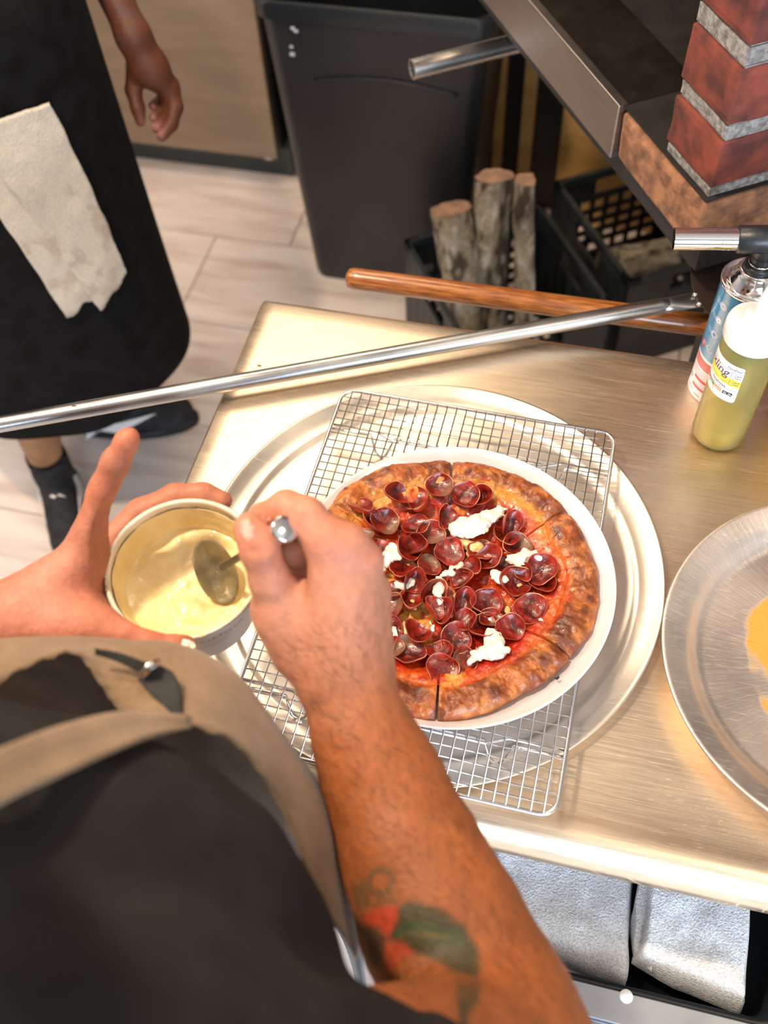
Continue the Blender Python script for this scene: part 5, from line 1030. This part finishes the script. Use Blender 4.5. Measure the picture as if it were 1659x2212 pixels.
# trousers and shoes, seen only from elsewhere
TRM = pm('dark_trousers', (.018, .019, .024), (.028, .029, .034), 25, .9)
s = SDF((-.46, -.80, .04), (.02, -.34, 1.02), .010); s.ell((-.22, -.565, .93), (.165, .125, .11), None, .03)
for q in (-1, 1): s.chain([(-.22 + q * .085, -.57, .88), (-.22 + q * .10, -.55, .50), (-.22 + q * .11, -.58, .08)], [.088, .068, .055], .03)
s.half((0, 0, .07), (0, 0, -1)); s.noise(.006, 12, 9, 2); sdf_obj('trousers', s, TRM, ck)
def shoe(parent, heel, toe, mat, sole, h=.006, logo=None):
    heel = np.array([heel[0], heel[1], 0.]); toe = np.array([toe[0], toe[1], 0.]); d = toe - heel; L = np.linalg.norm(d); d /= L; n = np.array([-d[1], d[0], 0]); X = np.stack([d, n, np.array([0, 0, 1.0])], 1); W = lambda a, b, c: heel + X @ np.array([a * L, b, c])
    s = SDF(np.minimum(heel, toe) - .09, np.maximum(heel, toe) + np.array([.09, .09, .18]), h * .6)
    s.cap(W(.16, 0, .040), W(.16, 0, .095), .040, .038, .02); s.cap(W(.16, 0, .035), W(.80, .004, .028), .042, .040, .02, sq=((0, 0, 1), .8)); s.cap(W(.25, 0, .085), W(.62, 0, .050), .033, .030, .03); s.ell(W(.80, .004, .030), (.050, .045, .030), X, .02)
    s.ell(W(.16, 0, .135), (.036, .028, .035), X, .008, 'd'); s.half((0, 0, .016), (0, 0, -1)); o = sdf_obj('shoe', s, mat, parent)
    mb = MB(); ring = []
    for z, g in ((.0, .0), (.004, .003), (.018, .004), (.024, .0)):
        ring.append([W(.5, 0, z) + X @ np.array([(.5 * L + .006 + g) * math.cos(t), (.043 + g + .004 * math.cos(t)) * math.sin(t) * (1 - .08 * (math.cos(t) < -.3)), 0]) for t in np.linspace(0, 2 * PI, 41)[:-1]])
    loft(mb, ring); mb.build('sole', sole, o, smooth=False, bevel=.001)
    for k in range(4): a = .40 + .08 * k; MB().tube([W(a, -.022, .078 - .035 * k * .35), W(a + .02, 0, .090 - .035 * k * .35), W(a, .022, .078 - .035 * k * .35)], .003, 8).build('lace', mat, o, smooth=True)
    if logo:
        for sd_ in (-1, 1):
            pts = [(.06, .024), (.20, .046), (.36, .034), (.72, .078), (.36, .060), (.20, .078), (.10, .056)]
            mb = MB(); P = [W(a, sd_ * (.0455 - .010 * (c - .03) / .04 + .002), c) for a, c in pts]; mb.add(P, [(0, 1, 6), (1, 5, 6), (1, 2, 4), (1, 4, 5), (2, 3, 4)]); mb.build('curved_stripe', logo, o, solid=.002)
    return W, X, o
RUB = pm('rubber', (.012, .012, .013), rough=.6); SHB = pm('black_shoe_fabric', (.010, .010, .012), (.022, .022, .025), 60, .8, bump=.0006, bscale=400)
shoe(ck, (-.325, -.66), (-.34, -.38), SHB, RUB); shoe(ck, (-.115, -.66), (-.10, -.38), SHB, RUB)
# apron bib, straps, buckle
def cr(P, n):
    P = np.array(P, float); m = len(P); out = []
    Pe = np.concatenate([[2 * P[0] - P[1]], P, [2 * P[-1] - P[-2]]])
    for t in np.linspace(0, m - 1, n):
        i = min(int(t), m - 2); f = t - i; a, b, c, d = Pe[i:i + 4]
        out.append(.5 * ((2 * b) + (c - a) * f + (2 * a - 5 * b + 4 * c - d) * f * f + (-a + 3 * b - 3 * c + d) * f ** 3))
    return np.array(out)
APM = vc_mat('tan_canvas', .9, .0007, 500, fine=.12, fscale=260, sheen=.2); 
R0 = D3([(-110, 1540, .62), (40, 1452, .605), (158, 1410, .60), (222, 1480, .588), (275, 1545, .572), (400, 1562, .556), (530, 1625, .566), (620, 1775, .578), (692, 1945, .595), (766, 2058, .615)])
R1 = D3([(-110, 1392, .68), (40, 1388, .67), (175, 1388, .662), (285, 1390, .657), (390, 1396, .655), (505, 1455, .652), (588, 1560, .650), (690, 1705, .648), (735, 1850, .648), (778, 2062, .648)])
Rm = [(a + b) / 2 + VD * .010 + np.array([0, 0, .003]) for a, b in zip(R0, R1)]; R2 = [p + np.array([0, -.008, -.10]) for p in R1]; R3_ = [p + np.array([0, -.03, -.30]) for p in R1]
rows = [cr(r, 90) for r in (R0, Rm, R1, R2, R3_)]; G = np.array([cr([r[i] for r in rows], 44) for i in range(90)]); G += (.0045 * fbm(G, 26, 3, 2) * np.linspace(.3, 1, 44)[None, :])[..., None] * VD
G[:, 0] += (.0018 * np.sin(np.arange(90) * 1.5) + .001 * np.sin(np.arange(90) * .7))[:, None] * np.array([0, .5, 1.0])
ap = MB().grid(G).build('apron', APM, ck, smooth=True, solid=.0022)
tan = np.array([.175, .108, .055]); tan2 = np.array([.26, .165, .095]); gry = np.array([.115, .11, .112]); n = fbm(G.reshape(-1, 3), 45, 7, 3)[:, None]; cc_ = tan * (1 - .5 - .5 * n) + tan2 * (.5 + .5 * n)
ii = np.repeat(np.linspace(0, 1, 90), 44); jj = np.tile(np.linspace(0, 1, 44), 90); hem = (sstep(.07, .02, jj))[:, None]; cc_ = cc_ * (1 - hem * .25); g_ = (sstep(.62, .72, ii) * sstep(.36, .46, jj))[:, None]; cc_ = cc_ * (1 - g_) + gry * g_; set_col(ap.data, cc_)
def ribbon(name, a, b, mat, th=.0024, n=40, parent=ap, col=None, wob=.0015):
    A = cr(D3(a), n); B = cr(D3(b), n); G = np.array([[A[i] * (1 - t) + B[i] * t for t in np.linspace(0, 1, 10)] for i in range(n)]); G += (wob * fbm(G, 40, 11, 2))[..., None] * VD; o = MB().grid(G).build(name, mat, parent, smooth=True, solid=th)
    if col is not None:
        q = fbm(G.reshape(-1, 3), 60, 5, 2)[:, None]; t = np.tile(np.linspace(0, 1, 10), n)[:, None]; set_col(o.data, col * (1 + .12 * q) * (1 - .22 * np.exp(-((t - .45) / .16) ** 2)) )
    return o
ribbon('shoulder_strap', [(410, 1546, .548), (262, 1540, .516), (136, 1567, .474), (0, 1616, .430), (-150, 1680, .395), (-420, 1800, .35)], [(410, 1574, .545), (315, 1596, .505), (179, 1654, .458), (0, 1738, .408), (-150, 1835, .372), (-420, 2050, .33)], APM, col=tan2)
BLK = pm('black_webbing', (.008, .008, .009), (.016, .015, .015), 200, .7, bump=.0005, bscale=600)
ribbon('black_strap', [(205, 1400, .590), (265, 1412, .594), (330, 1436, .594)], [(205, 1414, .590), (262, 1432, .594), (318, 1460, .594)], BLK)
ribbon('strap_end', [(338, 1432, .590), (374, 1455, .588), (390, 1495, .578), (394, 1535, .563), (406, 1565, .548)], [(300, 1468, .588), (325, 1500, .582), (358, 1530, .572), (380, 1552, .560), (398, 1570, .547)], BLK, .003)
a = at_depth(306, 1458, .583); b = at_depth(342, 1428, .586); MB().tube([a, b], .0026, 12).build('buckle', M['chrome'], ap, smooth=True); c = at_depth(322, 1437, .579); MB().tube([a, c, b], .0018, 10).build('buckle_bar', M['chrome'], ap, smooth=True)
# ------------------------------------------------------------------ tub and spoon
def loc_build(mb, name, mat, parent, **k):
    for i in range(len(mb.v)): mb.v[i] = mb.v[i] @ TM.T + TC
    return mb.build(name, mat, parent, **k)
tbm = thing('cheese_tub', 'white plastic tub of pale yellow soft cheese held in the left hand', 'tub', TC)
m, nt, b_ = new_mat('tub_plastic'); setp(b_, rough=.3, trans=.12, sss=.0); b_.inputs['Base Color'].default_value = (.80, .78, .76, 1)
ri = lambda z: .0570 + z / .07 * .0110
loc_build(MB().lathe([(.0001, -.0700), (.0420, -.0700), (.0450, -.0688), (.0462, -.0660), (.0468, -.060), (.0566, -.0085), (.0572, -.0060), (.0592, -.0055), (.0594, -.0005), (.0588, .0012), (.0568, .0014), (.0558, .0), (.0556, -.0085), (.0456, -.060), (.0440, -.0670), (.0001, -.0680)], (0, 0, 0), 96), 'shell', m, tbm, smooth=True)
loc_build(MB().lathe([(.0578, .0006), (.0590, .0016), (.0566, .0020), (.0556, .0006), (.0553, -.006), (.0556, -.0062)], (0, 0, 0), 96), 'smeared_rim', pm('cheese_smeared_rim', (.74, .62, .42), (.84, .78, .66), 60, .4), tbm, smooth=True)
# contents: residue on the wall and a hollowed surface
na, nr = 140, 60; th = np.linspace(0, 2 * PI, na, endpoint=False); P = np.zeros((na, nr, 3))
for j in range(nr):
    t = j / (nr - 1)
    if t < .62: r = .0505 * t / .62; z = -.0330 + .004 * (t / .62) ** 3
    else: q = (t - .62) / .38; z = -.0290 + .0245 * q; r = .0505 + .0052 * q + .0 * q
    P[:, j] = np.stack([r * np.cos(th), r * np.sin(th), z + 0 * th], -1)
nz_ = fbm(P, 60, 2, 3); P[..., 2] += .0034 * nz_ * np.linspace(1, .3, nr)[None]; P[..., :2] *= (1 - (.02 + .02 * nz_) * (np.linspace(0, 1, nr) > .62)[None])[..., None]
P[:, -1, 2] -= .006 * np.abs(fbm(P[:, -1], 30, 6, 2))
CRM = pm('cream_cheese', (.80, .60, .26), (.88, .72, .38), 40, .42, bump=.0009, bscale=130, coat=.25)
loc_build(MB().grid(P, closed_u=True), 'soft_cheese', CRM, tbm, smooth=True)
# crusted cheese on the near rim and thumb tip
for k in range(26):
    a = math.radians(-165 + 115 * k / 25 + RNG.uniform(-2, 2)); r = RNG.uniform(.0008, .0017); c = TC + TM @ np.array([.0578 * math.cos(a), .0578 * math.sin(a), .0014])
    MB().lathe([(.0001, r * .6), (r * .7, r * .4), (r, 0), (.0001, -r * .3)], c, 8).build('cheese_crumb', CRM, tbm, smooth=True)
s = SDF(at_depth(404, 1394, .700) - .012, at_depth(404, 1394, .700) + .012, .0007); s.ell(at_depth(404, 1393, .7045), (.0042, .003, .003)); s.ell(at_depth(409, 1402, .7055), (.003, .003, .0025)); s.noise(.0012, 300, 2, 2); sdf_obj('cheese_smear', s, CHM, tbm)
V_, F_ = text_mesh('STRACCIATELLA', .0085); V_ = V_.copy(); wdt = V_[:, 0].max(); GI = ink('grey_ink', (.16, .15, .17))
def tubwrap(V_, z, a_mid, w):
    a = math.radians(a_mid) + (V_[:, 0] - w / 2) / .0555; zz = z + V_[:, 1]; r = .0566 + (zz + .0085) / .0515 * .0098 + .0003; return np.stack([r * np.cos(a), r * np.sin(a), zz], -1)
mb = MB(); mb.add(tubwrap(V_, -.0185, -56, wdt), F_); loc_build(mb, 'lettering', GI, tbm)
V2, F2 = text_mesh('FRESH CHEESE CURD AND CREAM', .0036); 
for k in range(4):
    mb = MB()
    for q in range(9): mb.box((0, 0, 0), (.001, .001, .0002))
    s0 = -.022; P = []
    cols = np.linspace(-.020, .020 - .004 * (k % 2), 14); P = [[(x_, 0.0), (x_, .0005)] for x_ in cols]; P = np.array(P); W_ = tubwrap(np.concatenate([P.reshape(-1, 2), np.zeros((28, 1))], 1), -.0240 - k * .0042, -56, 0).reshape(14, 2, 3); loc_build(MB().grid(W_), 'small_print', GI, tbm)
# spoon
sp = thing('spoon', 'metal spoon with a flat round handle end held in the right hand', 'spoon', at_depth(617, 1140, .652))
e = at_depth(617, 1141, .628); bcn = TC + TM @ np.array([.010, .004, -.026]); bq = at_depth(466, 1235, .764); dr_ = (bq - e) / np.linalg.norm(bq - e); sl = np.linalg.norm(bq - e)
MB().tube([e, e + dr_ * .0008, e + dr_ * .010, e + dr_ * .022, e + dr_ * .040, e + dr_ * (sl - .018)], [.0078, .0088, .0084, .0058, .0036, .0026], 28).build('handle', M['chrome'], sp, smooth=True)
nrm = VD - dr_ * (VD @ dr_); ln_ = at_depth(495, 1300, .766) - at_depth(440, 1165, .762); ln_ /= np.linalg.norm(ln_); sn = np.cross(VD, ln_); sn /= np.linalg.norm(sn); nb = np.cross(ln_, sn); P = []
for r_ in np.linspace(0.02, 1, 14): P.append([bq + ln_ * (.0265 * r_ * math.cos(t)) + sn * (.0150 * r_ * math.sin(t)) - nb * (.006 * (1 - r_ * r_) + .0016 * float(vnoise(np.array([r_ * math.cos(t) * 3, r_ * math.sin(t) * 3, 1.0]), 1, 4))) for t in np.linspace(0, 2 * PI, 41)[:-1]])
MB().grid(np.array(P).transpose(1, 0, 2), closed_u=True).build('bowl', pm('smeared_steel', (.15, .125, .07), (.36, .28, .14), 45, .45, metal=.3, bump=.0006, bscale=200), sp, smooth=True, solid=.0010)
#PART4
# ------------------------------------------------------------------ the second person
p2 = thing('person', 'person in a long black apron and black shoes standing on the tiles', 'person', (-1.0, .68, 0))
SK2 = skin_mat('dark_skin', .5); BLKC = pm('black_cotton', (.0065, .0065, .0065), (.011, .011, .012), 30, .95, bump=.0008, bscale=300, spec=.12)
def apx(z): t = (z - .35) / .65; return np.array([-.945 - .055 * t, .675 + .03 * t])
na, nz2 = 120, 60; G = np.zeros((na, nz2, 3)); th = np.linspace(0, 2 * PI, na, endpoint=False)
def apr(a, z):
    t = min((z - .35) / .65, 1.05); return (.256 + .018 * t) * (1 + .035 * math.sin(3 * a + 1 + 2 * z) + .02 * math.sin(7 * a + 3 * z) * (1 - t)) * (1 - .08 * abs(math.sin(a - .4))) * (1 - .32 * float(sstep(1.04, 1.25, z)))
for i, a in enumerate(th):
    for j in range(nz2):
        z = .345 + .95 * j / (nz2 - 1); z += (.02 * math.sin(2 * a + .6) if j == 0 else 0); c = apx(z); r = apr(a, z); G[i, j] = (c[0] + r * math.cos(a), c[1] + r * math.sin(a), z)
MB().grid(G, closed_u=True).build('long_apron', BLKC, p2, smooth=True, solid=.003)
s = SDF((-1.36, .38, .95), (-.55, 1.15, 1.50), .009); s.cap((-1.0, .70, 1.0), (-1.01, .72, 1.32), .17, .18, .02, sq=((.9, -.3, 0), .75)); s.cap((-1.08, .53, 1.38), (-.96, .90, 1.38), .06, .06, .06); s.cap((-1.09, .50, 1.38), (-1.08, .44, 1.16), .062, .056, .02); s.cap((-.955, .92, 1.38), (-.90, 1.00, 1.19), .062, .056, .02); s.noise(.005, 14, 5, 2); sdf_obj('black_shirt', s, BLKC, p2)
w1 = at_height(288, 78, .90); s = SDF((-1.25, .34, .07), (-.60, 1.16, 1.80), .0046)
_, HW2, HX2 = head_sdf((-.99, .715, 1.62), (.85, -.3, -.35), .006, s)
s.cap((-1.0, .71, 1.44), (-1.01, .715, 1.56), .052, .050, .03); s.cap((-1.08, .50, 1.36), (-.96, .93, 1.36), .045, .045, .04); s.cap((-1.0, .70, .98), (-1.01, .715, 1.32), .11, .13, .05, sq=((.9, -.3, 0), .75))
s.chain([(-1.0, .63, .98), (-.975, .60, .58), (-.985, .575, .36), (-1.005, .555, .12)], [.080, .062, .060, .037], .02); s.chain([(-.99, .76, .98), (-.95, .76, .58), (-.96, .755, .36), (-.985, .73, .12)], [.080, .062, .054, .036], .02)
s.chain([(-1.085, .48, 1.34), (-1.085, .45, 1.25), (-1.07, .42, 1.10), (-1.0, .45, .90), (-.98, .46, .82)], [.044, .044, .040, .028, .028], .02); s.cap((-.955, .93, 1.34), (-.93, .97, 1.26), .045, .046, .02)
el = np.array([-.885, 1.03, 1.12]); s.cap((-.93, .97, 1.26), el, .046, .042, .015); s.cap(el, w1, .038, .025, .015)
h1 = at_height(322, 145, .850); h2 = at_height(362, 190, .815); s.cap(w1, h1, .025, .029, .02, sq=(VD, .8)); s.cap(h1, h2, .027, .019, .02)
s.save()
def fh(l, r, k=.008): s.chain([at_height(*p) for p in l], r, .006); s.join(k)
fh([(296, 140, .85), (288, 195, .82), (298, 235, .80), (304, 262, .785)], [.018, .0130, .0115, .0090])
fh([(366, 185, .815), (379, 232, .79), (370, 268, .775), (350, 294, .768)], [.016, .0125, .011, .0095])
fh([(366, 205, .80), (368, 245, .78), (352, 268, .772), (338, 276, .772)], [.015, .0125, .011, .009])
fh([(362, 205, .79), (360, 235, .775), (344, 248, .77), (333, 254, .775)], [.014, .012, .0105, .0088])
fh([(358, 195, .79), (352, 218, .775), (340, 226, .775), (330, 228, .78)], [.013, .011, .0095, .008])
fh([(-.98, .46, .82), (-.965, .47, .76), (-.955, .475, .72)], [.026, .022, .010]) if False else None
for ch_, rs_ in (([(-.98, .46, .82), (-.965, .47, .76), (-.955, .475, .715)], [.026, .018, .010]), ([(-.975, .44, .82), (-.955, .435, .76), (-.95, .44, .71)], [.018, .011, .008]), ([(-.99, .475, .80), (-.985, .49, .75), (-.98, .49, .715)], [.016, .011, .008]), ([(-.955, .45, .84), (-.93, .45, .80), (-.925, .455, .765)], [.016, .012, .009])): s.chain(ch_, rs_, .006); s.join(.008)
s.done(); V, F = s.mesh(); VHd = V[V[:, 2] > 1.5]
C = np.zeros((len(V), 3)) + np.array([.115, .036, .016]); C *= 1 + .15 * fbm(V, 30, 3, 3)[:, None]
tip = [at_height(*p) for p in ((347, 292, .768), (334, 276, .772), (327, 256, .775), (323, 228, .78), (330, 262, .77), (326, 240, .772))]
for t in tip: m = blob(V, t + np.array([-.006, -.004, .004]), .013) * .75; C = C * (1 - np.clip(m, 0, 1)) + np.array([.46, .20, .19]) * np.clip(m, 0, 1)
m = blob(V, at_height(252, 40, .95) , .045) * sstep(-.2, .3, fbm(V, 60, 4, 3))[:, None] * .8; C = C * (1 - m) + np.array([.035, .035, .055]) * m
lg = np.zeros((len(V), 1)); lg[V[:, 2] < .62] = 1; C = C * (1 - lg) + np.array([.32, .165, .080]) * (1 + .15 * fbm(V, 30, 3, 3)[:, None]) * lg
off = org(p2); me = np_mesh('body', V - off, F); set_col(me, C); link('body', me, SK2, p2, True)
s = SDF(HW2(0, 0, 0) - .18, HW2(0, 0, 0) + .18, .007); s.ell(HW2(0, -.022, .034), (.084, .098, .092), HX2, .01); s.ell(HW2(0, .085, -.02), (.09, .075, .085), HX2, .01, 'd'); s.noise(.004, 60, 3, 3); sdf_obj('hair', s, BLKC, p2)
WLG = pm('white_stripe', (.82, .80, .82), rough=.5)
Wa, Xa, sA = shoe(p2, (-1.020, .580), (-.885, .375), SHB, RUB, .005, WLG); Wb, Xb, sB = shoe(p2, (-1.020, .715), (-.775, .795), SHB, RUB, .005, WLG)
for c in ((-1.007, .557), (-.985, .728)): MB().lathe([(.040, .07), (.041, .10), (.040, .118), (.037, .119)], (c[0], c[1], 0), 32).build('sock', BLKC, p2, smooth=True, solid=.003)
c = Wa(.52, 0, .092); V_, F_ = None, None
pts = [(-.014, .000), (-.006, .007), (.002, .003), (.018, .012), (.002, -.003), (-.006, -.003)]; P = [Wa(.50, 0, .0935) + Xa @ np.array([a, b, -.0 - .25 * a]) for b, a in pts]; mb = MB(); mb.add(P, [(0, 1, 5), (1, 2, 5), (2, 4, 5), (2, 3, 4)]); mb.build('tongue_mark', WLG, sA, solid=.0015)
# towel tucked at the hip, hanging over the apron
def on_apron(px, py, lift):
    v = at_depth(px, py, 1) - CAM; lo, hi = .8, 2.4
    for t in np.linspace(.9, 2.4, 600):
        P = CAM + v * t; 
        if P[2] > 1.05: continue
        c = apx(P[2]); q = P[:2] - c; a = math.atan2(q[1], q[0])
        if np.hypot(*q) < apr(a, P[2]) + lift: return P
    P = CAM + v * 1.5; return P
TW2 = vc_mat('used_terry', .95, .0030, 330, fine=.16, fscale=350, sheen=.3)
def cloth(name, tl, tr, br, bl, lift, na=50, nb=70, seed=0, parent=None, fringe=True):
    P = np.zeros((na, nb, 3))
    for i, u in enumerate(np.linspace(0, 1, na)):
        for j, v in enumerate(np.linspace(0, 1, nb)):
            x = (tl[0] * (1 - u) + tr[0] * u) * (1 - v) + (bl[0] * (1 - u) + br[0] * u) * v; y = (tl[1] * (1 - u) + tr[1] * u) * (1 - v) + (bl[1] * (1 - u) + br[1] * u) * v
            x += 8 * math.sin(v * 3 + .6) * (1 if u > .5 else .4) + 3 * float(vnoise(np.array([u * 3, v * 9, seed * 1.]), 1, seed)); y += 5 * float(vnoise(np.array([u * 6, v * 2, seed + 3.]), 1, seed)) + (6 * math.sin(u * 11) if v > .97 else 0)
            P[i, j] = on_apron(x, y, lift)
    # smooth the hit depths so that the cloth hangs free of small apron folds
    for _ in range(30): P[1:-1, 1:-1] = .5 * P[1:-1, 1:-1] + .125 * (P[:-2, 1:-1] + P[2:, 1:-1] + P[1:-1, :-2] + P[1:-1, 2:])
    P += (.004 * fbm(P, 16, seed, 3))[..., None] * np.array([.7, -.5, .3])
    o = MB().grid(P).build(name, TW2, parent, smooth=True, solid=.006); Q = P.reshape(-1, 3); n = fbm(Q, 14, seed + 1, 3)[:, None]; n2 = fbm(Q, 40, seed + 7, 3)[:, None]
    C = np.array([.76, .68, .57]) * (1 + .08 * n); vv = np.tile(np.linspace(0, 1, nb), na)[:, None]; m = sstep(.15, .7, n2 + .9 * (vv - .6)) * .45; C = C * (1 - m) + np.array([.50, .40, .30]) * m; m = sstep(.45, .6, n2) * .22 * sstep(.45, .6, vv); C = C * (1 - m) + np.array([.55, .36, .30]) * m
    uu = np.repeat(np.linspace(0, 1, na), nb)[:, None]; m = (sstep(.90, .93, vv)) * .25; C = C * (1 - m) + np.array([.50, .45, .38]) * m; set_col(o.data, C); return o
tw_ = cloth('towel', (-70, 290), (102, 222), (276, 594), (216, 664), .012, seed=3); tag(tw_, 'dirty cream terry towel hanging on the black apron', 'towel')
fl2 = cloth('towel_fold', (-90, 350), (20, 290), (222, 628), (146, 682), .004, seed=8, na=30)
fl2.location = Vector(org(fl2)) - Vector(org(tw_)); fl2.parent = tw_
